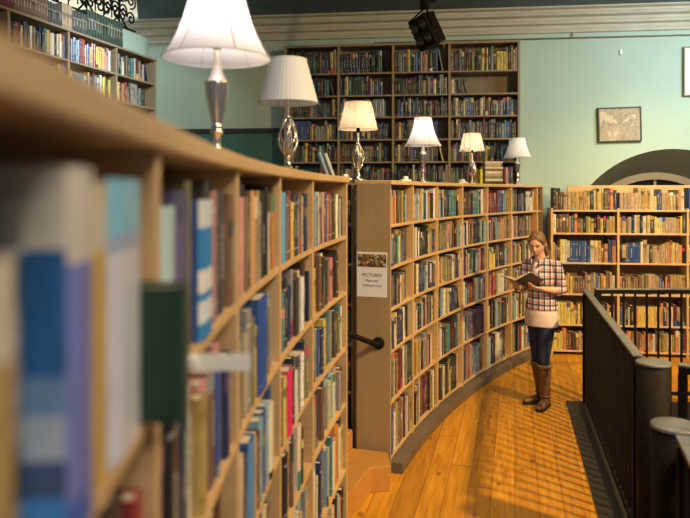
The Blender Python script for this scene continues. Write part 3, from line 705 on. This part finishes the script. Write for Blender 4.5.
# ------------------------------------------------------------------ small things on the bookcase tops
def on_top(px, off):
    k = (px - CX) / F; r = RR + off; A = 1 + k * k; B = -2 * (k * CC[0] + CC[1]); C_ = CC[0] ** 2 + CC[1] ** 2 - r * r
    y = (-B + math.sqrt(B * B - 4 * A * C_)) / (2 * A); return Vector((k * y, y, TOPZ + .0008))
for px, off, lab in ((405.5, .14, 'white plug adapter left of the white bell lamp above the third bay'), (463, .13, 'white plug adapter at the foot of the small cream lamp'), (349.0, None, 'white plug adapter beside the cream drum lamp over the gap')):
    loc = on_top(px, off) if off else Vector((.0, 4.93, TOPZ + .0008))
    rt = empty('plug_adapter', loc, rnd.uniform(-.5, .5), lab, 'plug', 'white plug adapters by the lamps')
    mb = MB(); mb.box(-.045, .045, -.03, .03, 0, .018); mb.build('body', M_plastic, rt, bevel=.006)
    mb = MB(); mb.box(-.02, .02, -.018, .018, .018, .045); mb.build('plug', M_plastic, rt, bevel=.006)
# two leaning display books by the second lamp
Mlb = book_mat('display_cover', .25)
for i, (px, c, lab) in enumerate(((328, (.25, .38, .50), 'slim pale blue book leaning backwards on the near bookcase top, left one'), (333, (.55, .58, .62), 'slim silver grey book leaning against the pale blue one on the bookcase top'))):
    p = on_top(px, .12)
    b = dict(w=.016, h=.14, d=.11, rgb=c, seed=900 + i, mt=1, bands=[(0, 1, c)], txt=True, p=p, rz=R(8), lean=-.35)
    mb = MB(); book_geo(mb, b); o = mb.build('book', BOOKM, None, vcol=True); o.location = p + Vector((i * .005, 0, .0035)); o.rotation_euler = (0, -.35, R(8)); tag(o, lab, 'book', 'display books on the bookcase top')
    mb = MB(); page_geo(mb, b); mb.build('pages', M_page, o)
# pile of books lying flat beside the last lamp, held by two upright books
base = on_top(493, .15); rz0 = R(4); z = base.z
cols = [('cream', 'white'), ('tan', 'tan'), ('cream', 'cream'), ('brown', 'brown'), ('cream', 'cream'), ('tan', 'tan'), ('olive', 'olive'), ('cream', 'cream'), ('black', 'black')]
posn = ['lowest', 'second lowest', 'third lowest', 'fourth from bottom', 'middle', 'fourth from top', 'third from top', 'second from top', 'topmost']
for i, (c, _) in enumerate(reversed(cols)):
    th = rnd.uniform(.022, .032); w_ = rnd.uniform(.18, .215)
    b = dict(w=th, h=w_, d=.14, rgb=PAL[c], seed=950 + i, mt=0, bands=[(0, 1, PAL[c])], txt=False)
    mb = MB(); T_ = Matrix.Rotation(R(-90), 4, 'Y') @ Matrix.Translation((0, 0, -w_ / 2)) ; T_ = Matrix.Rotation(R(90), 4, 'Y') @ Matrix.Translation((-th / 2, 0, -w_ / 2))
    book_geo(mb, b, T_); o = mb.build('book', BOOKM, None, vcol=True)
    o.location = (base.x + rnd.uniform(-.008, .008), base.y - .06, z); o.rotation_euler = (0, 0, rz0 + rnd.uniform(-.06, .06))
    tag(o, '%s book lying flat in the pile between the last two lamps, %s' % (c, posn[i]), 'book', 'pile of flat books beside the last lamp')
    mb = MB(); hw = th / 2 - .0026; mb.box(-hw, hw, .001, .134, .0035, w_ - .005, 0, None, T_); mb.build('pages', M_page, o)
    z += th + .0006
for dx, c, lab, h_ in ((-.145, 'yellow', 'yellow book standing upright left of the flat pile', .17), (.145, 'pink', 'pink book standing upright right of the flat pile', .19)):
    b = dict(w=.026, h=h_, d=.14, rgb=PAL[c] if c != 'yellow' else (.60, .55, .05), seed=970, mt=1, bands=None)
    mb = MB(); book_geo(mb, b); o = mb.build('book', BOOKM, None, vcol=True); o.location = (base.x + dx, base.y - .06 + (.01 if dx > 0 else 0), base.z); o.rotation_euler = (0, 0, rz0); tag(o, lab, 'book', 'upright books beside the flat pile')
    mb = MB(); page_geo(mb, b); mb.build('pages', M_page, o)
# shelf label holder sticking out of the near case
rt = empty('shelf_label', (-.215, .97, 1.74), 0, 'small white plastic label sticking out from the top shelf edge of the near bookcase', 'label')
mb = MB(); mb.box(-.012, .078, -.0015, .0015, 0, .024); mb.build('plate', M_plastic, rt, bevel=.0006)
mb = MB(); mb.box(-.014, .004, -.006, .006, .004, .020); mb.build('clip', M_plastic, rt, bevel=.001)
# ------------------------------------------------------------------ railings round the stairwell
mb = MB()
def off_line(pts, d):
    out = []
    for i, p in enumerate(pts):
        a = Vector(pts[max(i - 1, 0)]); b = Vector(pts[min(i + 1, len(pts) - 1)]); t = (b - a).normalized(); n_ = Vector((t.y, -t.x)); out.append(tuple(Vector(p) + n_ * d))
    return out
M_strip = mat('dark_floor_edging', (.02, .017, .017), .6)
mb = MB(); l0 = off_line(RAIL, -.03); l1 = off_line(RAIL, .17)
for i in range(len(RAIL) - 1):
    a, b, c, d = l0[i], l0[i + 1], l1[i + 1], l1[i]
    v = [(p[0], p[1], z) for z in (.0, .012) for p in (a, b, c, d)]; mb.add(v, [(0, 1, 2, 3), (4, 7, 6, 5), (0, 4, 5, 1), (2, 6, 7, 3), (0, 3, 7, 4), (1, 5, 6, 2)])
struct('trim_5', mb, M_strip)
mb = MB()
l2 = off_line(RAIL, -.03); l3 = off_line(RAIL, -.004)
for i in range(len(RAIL) - 1):
    a, b, c, d = l2[i], l2[i + 1], l3[i + 1], l3[i]
    v = [(p[0], p[1], z) for z in (-.30, .014) for p in (a, b, c, d)]; mb.add(v, [(0, 1, 2, 3), (4, 7, 6, 5), (0, 4, 5, 1), (2, 6, 7, 3), (0, 3, 7, 4), (1, 5, 6, 2)])
mb.box(2.32, 8.2, 6.29, 6.326, -.30, .014); struct('trim_6', mb, M_strip)
def railing(a, b, label, n, top=1.08, ends=(1, 1), balus=True, zr=.10):
    a = Vector((*a, 0)); b = Vector((*b, 0)); d = (b - a); Ln = d.length; d.normalize(); rz = math.atan2(d.y, d.x)
    root = empty('railing', a, rz, label, 'railing')
    def bx(name, m, x0, x1, hw, z0, z1, bev=.002):
        mb = MB(); mb.box(x0, x1, -hw, hw, z0, z1); mb.build(name, m, root, bevel=bev)
    bx('handrail', M_railtop, 0, Ln, .028, top - .014, top, .004)
    bx('top_bar', M_black, .0, Ln, .016, top - .05, top - .0145)
    if balus:
        bx('bottom_rail', M_black, .0, Ln, .018, zr - .03, zr)
        for i in range(n):
            x = Ln * (i + .5) / n; mb = MB(); mb.box(x - .0085, x + .0085, -.0085, .0085, zr + .0005, top - .0505); mb.build('baluster', M_black, root)
    for k, x in zip(ends, (.02, Ln - .02)):
        if k: bx('rail_post', M_black, x - .022, x + .022, .024, .013, top - .051)
    return root
railing(RAIL[1], RAIL[0], 'black metal railing with grey flat top running along the walkway behind the woman', 24)
railing((2.36, 6.34), (7.6, 6.34), 'black horizontal railing across the far side of the stairwell', 48)
railing((RAIL[3][0] - .01, RAIL[3][1]), (RAIL[2][0] - .085, RAIL[2][1] - .12), 'black railing with grey flat top at the bottom right corner, nearest the viewer', 9)
railing((1.78, 3.58), (2.75, 2.95), 'short black handrail leading right from the taller looking round post', 1, balus=False)
def newel(x, y, label):
    root = empty('newel_post', (x, y, 0), 0, label, 'post')
    mb = MB(); mb.lathe([(.088, .0), (.088, 1.06)], 40); mb.build('post', M_black, root)
    mb = MB(); mb.lathe([(.090, 1.0605), (.092, 1.062), (.092, 1.072), (.089, 1.075), (.03, 1.0755)], 40); mb.build('cap', M_railtop, root)
newel(1.675, 3.64, 'round black newel post with grey cap standing at the near end of the walkway railing')
newel(1.31, 2.66, 'round black newel post with grey cap in the bottom right corner')
# ------------------------------------------------------------------ wrought iron balustrade of the gallery
gi = GP(-3, .10, 3.93); root = empty('gallery_balustrade', gi, 0, 'black wrought iron scrollwork balustrade above the aqua gallery wall', 'balustrade')
def IP(u, z):
    return GP(u, .10, z)
mb = MB(); mb.tube([IP(-4.5, 3.99), IP(.32, 3.99)], .012, 6); mb.build('bottom_rail', M_black, root, gi)
mb = MB(); mb.tube([IP(-4.5, 4.95), IP(.32, 4.95)], .018, 6); mb.build('top_rail', M_black, root, gi)
def scroll(u0, w_, z0, h_, flip):
    mb = MB(); s = -1 if flip else 1
    def sp(cu, cz, r0, turns, a0, dirn, k=26):
        pts = []
        for i in range(k + 1):
            t = i / k; r = r0 * (1 - .82 * t); a = a0 + dirn * turns * 2 * math.pi * t; pts.append(IP(u0 + w_ / 2 + s * (cu + r * math.cos(a)), cz + r * math.sin(a)))
        return pts
    for cu, cz, r0, tr, a0, dd in ((-.085, z0 + .14, .085, 1.4, 0, 1), (.085, z0 + .14, .085, 1.4, math.pi, -1), (-.09, z0 + .36, .10, 1.6, -1.4, -1), (.095, z0 + .40, .09, 1.5, -1.7, 1), (-.08, z0 + .62, .09, 1.4, 1.2, 1), (.09, z0 + .66, .10, 1.6, 1.9, -1), (0, z0 + .84, .10, 1.3, -1.57, 1)):
        mb.tube(sp(cu, cz, r0, tr, a0, dd), .0115, 5)
    pts = [IP(u0 + w_ / 2 + s * .16 * math.sin(2.2 * math.pi * t), z0 + h_ * t) for t in [i / 20 for i in range(21)]]; mb.tube(pts, .012, 5)
    mb.tube([IP(u0, z0), IP(u0, z0 + h_)], .008, 5)
    mb.build('scroll_panel', M_black, root, gi)
for k in range(16): scroll(-4.5 + k * .30, .30, 3.99, .96, k % 2)
for k in range(15): scroll(-4.35 + k * .30, .30, 4.05, .88, (k + 1) % 2)
# ------------------------------------------------------------------ pictures
def picture(px, py, w_, h_, tilt, label, art, mw=0):
    u = u_of(px, wall_P0); c = wall_P0(u, -.03, 0); z = EYE - (py - HY) / F * c.y
    root = empty('framed_picture', (c.x, c.y, z), WA, label, 'picture'); root.rotation_euler = (0, R(tilt), WA)
    mb = MB(); t = .018; x, zz = w_ / 2, h_ / 2
    for a in ((-x, x, zz - t, zz), (-x, x, -zz, -zz + t), (-x, -x + t, -zz + t, zz - t), (x - t, x, -zz + t, zz - t)): mb.box(a[0], a[1], -.012, .022, a[2], a[3])
    mb.build('frame', M_dark if not mw else M_archwood, root, bevel=.002)
    mb = MB(); mb.box(-x + t, x - t, -.002, .012, -zz + t, zz - t); mb.build('print', art, root)
    return root
M_map = mat('old_map_print', (.5, .42, .3), .5)
v_ = objvec(M_map, (3.2, 3.2, 3.2)); na = noise(M_map, v_, 1.1, 6, .65); nb_ = noise(M_map, objvec(M_map, (50, 50, 50)), 1, 3)
L(M_map, mixc(M_map, .25, ramp(M_map, na, [(.44, (.46, .40, .30)), (.47, (.12, .10, .08)), (.50, (.26, .23, .18)), (.60, (.30, .26, .20)), (.63, (.46, .40, .30))]), ramp(M_map, nb_, [(.35, (.20, .17, .13)), (.6, (.52, .46, .34))])), BS(M_map).inputs['Base Color'])
picture(619, 124.5, .53, .44, -1.2, 'small framed antique map hanging slightly crooked above the arch', M_map)
M_print = mat('pale_mounted_print', (.62, .60, .52), .4)
picture(702, 71, .46, .62, 0, 'pale mounted print in a brown frame cut off by the right edge', M_print, 1)
mb = MB(); u = u_of(572, wall_P0); mb.tube([wall_P0(u, -.02, 3.95), wall_P0(u, -.012, 4.02)], .006, 5)
tag(mb.build('picture_hook', M_archwood), 'small brass hook on the picture rail right of the tall bookcase', 'hook')
mb = MB(); u = u_of(620.5, wall_P0); mb.box(-.012, .012, -.02, .0, -.03, .03); o = mb.build('wall_fixing', M_plastic); o.location = wall_P0(u, -.001, 3.76); tag(o, 'tiny white fixing on the pale wall above the framed map', 'fixing')
# ------------------------------------------------------------------ stage light on its ceiling bracket
root = empty('stage_light', (.80, 6.75, 3.6), 0, 'black flat stage floodlight tilted down from a bracket under the ceiling', 'stage light')
Ts = Matrix.Rotation(R(-24), 4, 'Y') @ Matrix.Rotation(R(-52), 4, 'Z')
mb = MB(); mb.box(-.12, .12, -.045, .12, -.16, .16, 0, None, Ts); mb.build('housing', M_black, root, bevel=.008)
mb = MB()
for i in range(4): mb.box(-.10, .10, .12, .135, -.12 + i * .065, -.10 + i * .065, 0, None, Ts)
for i in range(5): mb.box(-.135, -.12, -.04, .04, -.13 + i * .06, -.12 + i * .06, 0, None, Ts)
mb.build('cooling_fins', M_black, root)
M_lens = mat('grey_reflector', (.10, .10, .105), .2, .8)
mb = MB()
for cz in (-.07, .07):
    for cx in (-.055, .055):
        Tl = Ts @ Matrix.Translation((cx, -.0452, cz)) @ Matrix.Rotation(R(90), 4, 'X'); mb.lathe([(.045, 0), (.045, .010), (.036, .012), (.030, .004), (.008, .002)], 20, 0, Tl)
mb.build('reflector', M_lens, root)
mb = MB(); mb.tube([Ts @ Vector((-.14, 0, 0)), Ts @ Vector((-.14, 0, .17)), Vector((0.0, 0, .24)), Ts @ Vector((.14, 0, .17)), Ts @ Vector((.14, 0, 0))], .010, 6); mb.build('yoke', M_black, root)
mb = MB(); mb.tube([(0, 0, .235), (0, 0, .40)], .045, 12); mb.tube([(0, 0, .40), (0, 0, .795)], .02, 10); mb.box(.05, .11, -.02, .02, .30, .36); mb.build('mount', M_black, root)
mb = MB(); mb.tube([Ts @ Vector((.10, .05, -.12)), Ts @ Vector((.12, .06, -.19)), Ts @ Vector((.10, .05, -.23))], .008, 6); mb.build('cable', M_archwood, root)
# ------------------------------------------------------------------ the woman
def skin_m(name, c, r=.55): return mat(name, c, r)
M_skin = mat('skin', (.68, .40, .28), .5); M_skin.node_tree.nodes['Principled BSDF'].inputs['Subsurface Weight'].default_value = 0.0
M_hair = mat('dark_blonde_hair', (.16, .09, .04), .5)
_n = noise(M_hair, objvec(M_hair, (60, 60, 8)), 1.5, 4); L(M_hair, ramp(M_hair, _n, [(.35, (.07, .035, .015)), (.65, (.27, .15, .065))]), BS(M_hair).inputs['Base Color']); bump(M_hair, _n, .6, .004)
M_jean = mat('dark_navy_denim', (.012, .02, .05), .8)
M_top = mat('pale_pink_cotton', (.68, .56, .55), .8)
M_boot = mat('worn_brown_leather', (.13, .065, .03), .45)
_n = noise(M_boot, objvec(M_boot), 22, 4); L(M_boot, ramp(M_boot, _n, [(.35, (.08, .038, .018)), (.68, (.19, .10, .045))]), BS(M_boot).inputs['Base Color']); bump(M_boot, _n, .3, .003)
M_sole = mat('dark_boot_sole', (.02, .015, .012), .6)
M_plaid = mat('red_white_navy_plaid', (.5, .2, .2), .8)
def _plaid():
    m = M_plaid; t = N(m, 'ShaderNodeTexCoord'); sp = N(m, 'ShaderNodeSeparateXYZ'); L(m, t.outputs['Object'], sp.inputs[0])
    def st(v, per, ph, w_, k=.72): return math_n(m, 'LESS_THAN', math_n(m, 'FRACT', math_n(m, 'ADD', math_n(m, 'DIVIDE', v, per * k), ph)), w_)
    h = math_n(m, 'ADD', sp.outputs[0], math_n(m, 'MULTIPLY', sp.outputs[1], .7)); v = sp.outputs[2]
    c = (.74, .70, .72)
    c = mixc(m, math_n(m, 'MULTIPLY', st(h, .085, .15, .30), .50), c, (.50, .05, .07)); c = mixc(m, math_n(m, 'MULTIPLY', st(v, .085, .2, .30), .45), c, (.50, .05, .07))
    c = mixc(m, math_n(m, 'MULTIPLY', st(h, .085, .55, .32), .85), c, (.012, .014, .045)); c = mixc(m, math_n(m, 'MULTIPLY', st(v, .085, .55, .28), .80), c, (.012, .014, .045))
    L(m, c, BS(m).inputs['Base Color'])
_plaid()
WL = Vector((1.83, 6.25, 0)); WR = math.atan2(.75, -.66)
woman = None
def solid(mb, name, m, voxel, parent=None, smooth=4):
    me = bpy.data.meshes.new(name); me.from_pydata([tuple(v) for v in mb.v], [], mb.f); me.materials.append(m)
    o = bpy.data.objects.new(name, me); COL.objects.link(o)
    r = o.modifiers.new('remesh', 'REMESH'); r.mode = 'VOXEL'; r.voxel_size = voxel; r.use_smooth_shade = True
    s = o.modifiers.new('smooth', 'SMOOTH'); s.factor = .5; s.iterations = smooth
    dg = bpy.context.evaluated_depsgraph_get(); me2 = bpy.data.meshes.new_from_object(o.evaluated_get(dg)); o.modifiers.clear(); o.data = me2; me2.name = name
    bpy.data.meshes.remove(me)
    if not me2.materials: me2.materials.append(m)
    if parent: o.parent = parent
    return o
def ell(mb, c, r, T=None, n=20, k=14):
    rs = []
    for i in range(k + 1):
        t = math.pi * (i + .02) / (k + .04) - math.pi / 2; z = math.sin(t); q_ = math.cos(t)
        ring = [Vector((c[0] + r[0] * q_ * math.cos(2 * math.pi * j / n), c[1] + r[1] * q_ * math.sin(2 * math.pi * j / n), c[2] + r[2] * z)) for j in range(n)]
        rs.append([T @ p for p in ring] if T else ring)
    mb.rings(rs)
def lof(mb, rows, n=24):
    mb.rings([[Vector((x + rx * math.cos(2 * math.pi * k / n), y + ry * math.sin(2 * math.pi * k / n), z)) for k in range(n)] for x, y, z, rx, ry in rows])
HT = Matrix.Translation((.0, .070, 1.510)) @ Matrix.Rotation(R(16), 4, 'Z') @ Matrix.Rotation(R(-24), 4, 'X')
def head_pt(x, y, z):
    X, Y, Z = x * .073, y * .090, z * .112
    if y > 0: Y *= .96
    if z < 0: f = 1 - .34 * (-z) ** 1.6; X *= f; Y = Y * (1 - .10 * (-z) ** 2) + .010 * (-z)
    g = lambda cx, cy, s, sy=None: math.exp(-((x - cx) ** 2 / s ** 2 + (z - cy) ** 2 / (sy or s) ** 2))
    if y > 0:
        Y += .020 * g(0, -.14, .13, .22) + .010 * g(0, .0, .09, .2) - .011 * g(.40, .10, .2, .12) - .011 * g(-.40, .10, .2, .12) + .006 * g(0, -.50, .26, .10) + .006 * g(0, -.85, .25, .15) + .004 * g(.38, .26, .25, .08) + .004 * g(-.38, .26, .25, .08) - .003 * g(0, -.62, .2, .05)
    return HT @ Vector((X, Y, Z))
def head_mesh(mb):
    n, k = 48, 40; rs = []
    for i in range(k + 1):
        t = math.pi * (i + .1) / (k + .2) - math.pi / 2; z = math.sin(t); q_ = math.cos(t); rs.append([head_pt(q_ * math.sin(2 * math.pi * j / n), q_ * math.cos(2 * math.pi * j / n), z) for j in range(n)])
    mb.rings([list(reversed(r_)) for r_ in rs])
SHL = Vector((-.150, -.01, 1.325)); ELL = Vector((-.205, -.035, 1.085)); WRL = Vector((-.105, .165, 1.115))
SHR = Vector((.150, .0, 1.325)); ELR = Vector((.200, .05, 1.085)); WRR = Vector((.120, .225, 1.135))
mb = MB(); head_mesh(mb)
for sx in (-1, 1): ell(mb, (sx * .073, -.005, -.005), (.010, .018, .030), HT, 12, 8)
mb.tube([(.0, .0, 1.30), (.0, .02, 1.37), (.0, .045, 1.46)], [.058, .050, .048], 20)
lof(mb, [(0, 0, .86, .132, .092), (0, 0, .95, .12, .085), (0, 0, 1.05, .115, .080), (0, 0, 1.16, .125, .090), (0, 0, 1.26, .145, .085), (0, 0, 1.33, .12, .065), (0, 0, 1.36, .06, .05)])
lof(mb, [(0, 0, .77, .13, .095), (0, 0, .87, .13, .092)])
def limb(mb, pts, rad, n=14): mb.tube(pts, rad, n)
def hand(mb, wr, d, palm_n, side, curl):
    d = d.normalized(); pn = (palm_n - d * palm_n.dot(d)).normalized(); x = d.cross(pn)      # x across the knuckles
    mb.tube([wr - d * .01, wr + d * .025, wr + d * .06, wr + d * .088], [(.021, .026), (.015, .034), (.014, .040), (.011, .036)], 14, up=pn)
    for i, ln in enumerate((.068, .078, .072, .056)):
        b_ = wr + d * .080 + x * ((i - 1.5) * .0195); a1_, a2_, a3_ = curl * .5, curl * 1.2, curl * 1.8
        p1 = b_ + (d * math.cos(a1_) + pn * math.sin(a1_)) * ln * .45; p2 = p1 + (d * math.cos(a2_) + pn * math.sin(a2_)) * ln * .32; p3 = p2 + (d * math.cos(a3_) + pn * math.sin(a3_)) * ln * .25
        mb.tube([b_ - d * .02, b_, p1, p2, p3], [.0095, .0095, .0088, .008, .0065], 8)
    s = side; b_ = wr + d * .022 + x * s * .026; p1 = b_ + (d * .6 + x * s * .55 + pn * .35).normalized() * .034; p2 = p1 + (d * .9 + x * s * .05 + pn * .45).normalized() * .028; p3 = p2 + (d + pn * .6).normalized() * .018
    mb.tube([b_ - x * s * .012, b_, p1, p2, p3], [.013, .013, .011, .0098, .007], 8)
for S_, E_, W_, sd in ((SHL, ELL, WRL, 1), (SHR, ELR, WRR, -1)):
    limb(mb, [S_, S_.lerp(E_, .5), E_, E_.lerp(W_, .3), W_], [.042, .038, .033, .035, .022])
    dr_ = (W_ - E_).normalized() + Vector((0, .15, .05)); hand(mb, W_, dr_, Vector((-.25 * sd * -1, .0, 1)), sd, .55)
KL = Vector((-.060, .055, .47)); AL = Vector((-.045, .01, .10)); KR = Vector((.060, -.02, .47)); AR_ = Vector((.050, -.075, .10))
HLp = Vector((-.070, .01, .84)); HRp = Vector((.070, -.01, .84))
for H_, K_, A_ in ((HLp, KL, AL), (HRp, KR, AR_)):
    limb(mb, [H_, H_.lerp(K_, .5), K_, K_.lerp(A_, .35), A_, A_ - Vector((0, 0, .05))], [.066, .058, .044, .042, .032, .034])
woman = solid(mb, 'person', M_skin, .0045, None, 3)
woman.location = WL; woman.rotation_euler = (0, 0, WR)
tag(woman, 'standing woman in plaid shirt, dark jeans and brown boots reading an open book', 'person')
# face details
mb = MB()
for sx in (-1, 1): ell(mb, (sx * .029, .074, .010), (.0125, .008, .0065), HT, 12, 8)
mb.build('eyes', mat('eye_white', (.6, .55, .5), .3), woman)
mb = MB()
for sx in (-1, 1):
    ell(mb, (sx * .029, .0805, .008), (.0055, .003, .0055), HT, 10, 6)
    mb.tube([HT @ Vector((sx * .044, .073, .017)), HT @ Vector((sx * .029, .0835, .019)), HT @ Vector((sx * .014, .080, .013))], .0020, 5)
mb.build('lashes', mat('dark_lash', (.03, .015, .01), .5), woman)
mb = MB()
for sx in (-1, 1): mb.tube([HT @ Vector((sx * .047, .074, .028)), HT @ Vector((sx * .031, .0875, .035)), HT @ Vector((sx * .014, .0895, .031))], .0028, 5)
mb.build('eyebrows', M_hair, woman)
mb = MB(); ell(mb, (0, .0885, -.053), (.021, .007, .0045), HT, 14, 8); ell(mb, (0, .087, -.062), (.017, .007, .005), HT, 14, 8)
mb.build('lips', mat('lips', (.45, .20, .15), .4), woman)
# hair: cap over the skull, swept to the sides and resting on the back of the neck
mb = MB(); ell(mb, (0, -.011, .022), (.079, .088, .102), HT, 32, 22)
for sx in (-1, 1):
    ell(mb, (sx * .070, -.014, -.020), (.013, .034, .070), HT, 16, 12)
    ell(mb, (sx * .068, .028, .040), (.011, .022, .036), HT, 16, 10)
mb.tube([HT @ Vector((0, -.075, .02)), HT @ Vector((0, -.085, -.07)), Vector((0, -.055, 1.37)), Vector((-.02, -.085, 1.29))], [(.065, .04), (.075, .035), (.078, .030), (.045, .016)], 18, up=(1, 0, 0))
mb.tube([HT @ Vector((-.068, -.03, -.03)), HT @ Vector((-.070, -.04, -.11)), Vector((-.072, -.04, 1.34)), Vector((-.075, -.04, 1.30))], [.020, .020, .016, .010], 12)
solid(mb, 'hair', M_hair, .005, woman, 2)
# shirt with rolled sleeves
mb = MB(); lof(mb, [(0, 0, .905, .165, .120), (0, 0, .94, .158, .116), (0, 0, 1.03, .128, .100), (0, .005, 1.12, .132, .106), (0, .010, 1.20, .146, .114), (0, 0, 1.28, .152, .100), (0, -.002, 1.330, .130, .080), (0, .003, 1.358, .080, .062), (0, .006, 1.372, .064, .056)], 36)
for S_, E_, W_ in ((SHL, ELL, WRL), (SHR, ELR, WRR)):
    limb(mb, [S_ + Vector((-S_.x * .45, 0, 0)), S_, S_.lerp(E_, .5), E_, E_.lerp(W_, .22)], [.046, .053, .047, .045, .043], 18)
ell(mb, (-.055, .105, 1.20), (.06, .040, .06)); ell(mb, (.055, .105, 1.20), (.06, .040, .06))
shirt = solid(mb, 'plaid_shirt', M_plaid, .007, woman, 3)
for S_, E_, W_ in ((SHL, ELL, WRL), (SHR, ELR, WRR)):
    mb = MB(); limb(mb, [E_.lerp(W_, .15), E_.lerp(W_, .20), E_.lerp(W_, .33), E_.lerp(W_, .36)], [.045, .049, .048, .044], 18); mb.build('rolled_cuff', M_plaid, shirt)

mb = MB()
for sx in (-1, 1): mb.tube([Vector((sx * .058, -.03, 1.385)), Vector((sx * .075, .02, 1.375)), Vector((sx * .055, .075, 1.345)), Vector((sx * .020, .118, 1.295))], [(.022, .008), (.024, .008), (.026, .008), (.012, .006)], 10, up=(0, 0, 1))
mb.build('collar', M_plaid, shirt)
mb = MB(); lof(mb, [(0, 0, .750, .160, .122), (0, 0, .765, .162, .124), (0, 0, .86, .160, .120), (0, 0, .93, .146, .108)], 36); mb.build('pink_top', M_top, woman)
# open neckline of the inner top
mb = MB(); ell(mb, (0, .078, 1.27), (.040, .045, .07)); mb.build('inner_top', M_top, woman)
mb = MB(); lof(mb, [(0, 0, .76, .138, .104), (0, 0, .86, .138, .100)], 28)
for H_, K_, A_ in ((HLp, KL, AL), (HRp, KR, AR_)):
    limb(mb, [H_ - Vector((0, 0, .0)), H_.lerp(K_, .5), K_, K_.lerp(A_, .35), K_.lerp(A_, .6)], [.080, .070, .055, .053, .046], 18)
solid(mb, 'jeans', M_jean, .008, woman, 3)
def boot(K_, A_, toe, side):
    mb = MB(); t_ = K_.lerp(A_, .18); d_ = Vector((toe[0], toe[1], 0)).normalized()
    limb(mb, [t_, K_.lerp(A_, .4), K_.lerp(A_, .7), A_, A_ - Vector((0, 0, .055))], [.066, .061, .051, .045, .045], 20)
    f0 = Vector((A_.x, A_.y, .045)) - d_ * .035
    mb.tube([f0 - d_ * .02, f0 + d_ * .03, f0 + d_ * .10, f0 + d_ * .17 - Vector((0, 0, .006)), f0 + d_ * .225 - Vector((0, 0, .012))], [(.028, .026), (.044, .035), (.036, .040), (.028, .040), (.014, .022)], 16, up=(0, 0, 1))
    b_ = solid(mb, 'boot', M_boot, .006, woman, 3)
    mb = MB(); z0 = .0
    sd_ = Vector((-d_.y, d_.x, 0)); out = []
    for a, w_ in ((-.055, .018), (-.045, .030), (.0, .036), (.06, .034), (.12, .042), (.17, .042), (.21, .030), (.232, .010)): out.append((a, w_))
    pl = [f0 + d_ * a + sd_ * w_ for a, w_ in out] + [f0 + d_ * a - sd_ * w_ for a, w_ in reversed(out)]
    poly_slab(mb, [(p.x, p.y) for p in reversed(pl)], .001, .016); pl2 = [f0 + d_ * a + sd_ * w_ for a, w_ in out[:3]] + [f0 + d_ * a - sd_ * w_ for a, w_ in reversed(out[:3])]
    mb.build('sole', M_sole, b_)
    mb = MB(); T1 = K_.lerp(A_, .18); T2 = K_.lerp(A_, .27); limb(mb, [T1 + Vector((0, 0, .004)), T1.lerp(T2, .2), T2.lerp(T1, .2), T2], [.067, .072, .071, .064], 20)
    mb.build('cuff', M_boot, b_); mb = MB(); an = A_ + Vector((0, 0, .0)); mb.tube([an + Vector((.052 * math.cos(a), .052 * math.sin(a), .012 * math.sin(a))) for a in [2 * math.pi * i / 20 for i in range(21)]], .008, 6); mb.build('strap', M_boot, b_)
boot(KL, AL, (-.24, .97), 1); boot(KR, AR_, (.42, .90), -1)
# the open book she holds
bc = Vector((.0, .315, 1.155)); ob = empty('book', (0, 0, 0), 0, 'open hardback book held by the woman, dark cover and cream pages', 'book')
ob.location = WL + Matrix.Rotation(WR, 3, 'Z') @ bc; ob.rotation_mode = 'XYZ'
ob.matrix_world = Matrix.Translation(ob.location) @ Matrix.Rotation(WR, 4, 'Z') @ Matrix.Rotation(R(22), 4, 'X')
M_bk = mat('dark_book_cover', (.025, .025, .022), .35); M_lf = mat('cream_open_page', (.66, .52, .30), .7)
for sd, an in ((-1, R(34)), (1, R(12))):
    Tb = Matrix.Rotation(-sd * an, 4, 'Y')
    mb = MB(); x0, x1 = (0, .165) if sd > 0 else (-.165, 0); mb.box(x0, x1, -.115, .115, 0, .004, 0, None, Tb); mb.build('cover', M_bk, ob)
    mb = MB(); n_ = 10; top = []; 
    for i in range(n_ + 1):
        t = i / n_; xx = sd * (.003 + .152 * t); zz = .005 + .022 * math.sin(math.pi * min(1, t * 1.15 + .05)) * .5 + .012 * (1 - t) + .004; top.append((xx, zz))
    v = []; 
    for y_ in (-.108, .108):
        for xx, zz in top: v.append(Tb @ Vector((xx, y_, zz)))
        for xx, zz in top: v.append(Tb @ Vector((xx, y_, .0045)))
    m1 = n_ + 1; f = []
    for i in range(n_): f += [(i, i + 1, 2 * m1 + i + 1, 2 * m1 + i), (m1 + i, 3 * m1 + i, 3 * m1 + i + 1, m1 + i + 1), (i, m1 + i, m1 + i + 1, i + 1), (2 * m1 + i, 2 * m1 + i + 1, 3 * m1 + i + 1, 3 * m1 + i)]
    f += [(n_, m1 + n_, 3 * m1 + n_, 2 * m1 + n_)]
    mb.add(v, f); mb.build('page_block', M_lf, ob)
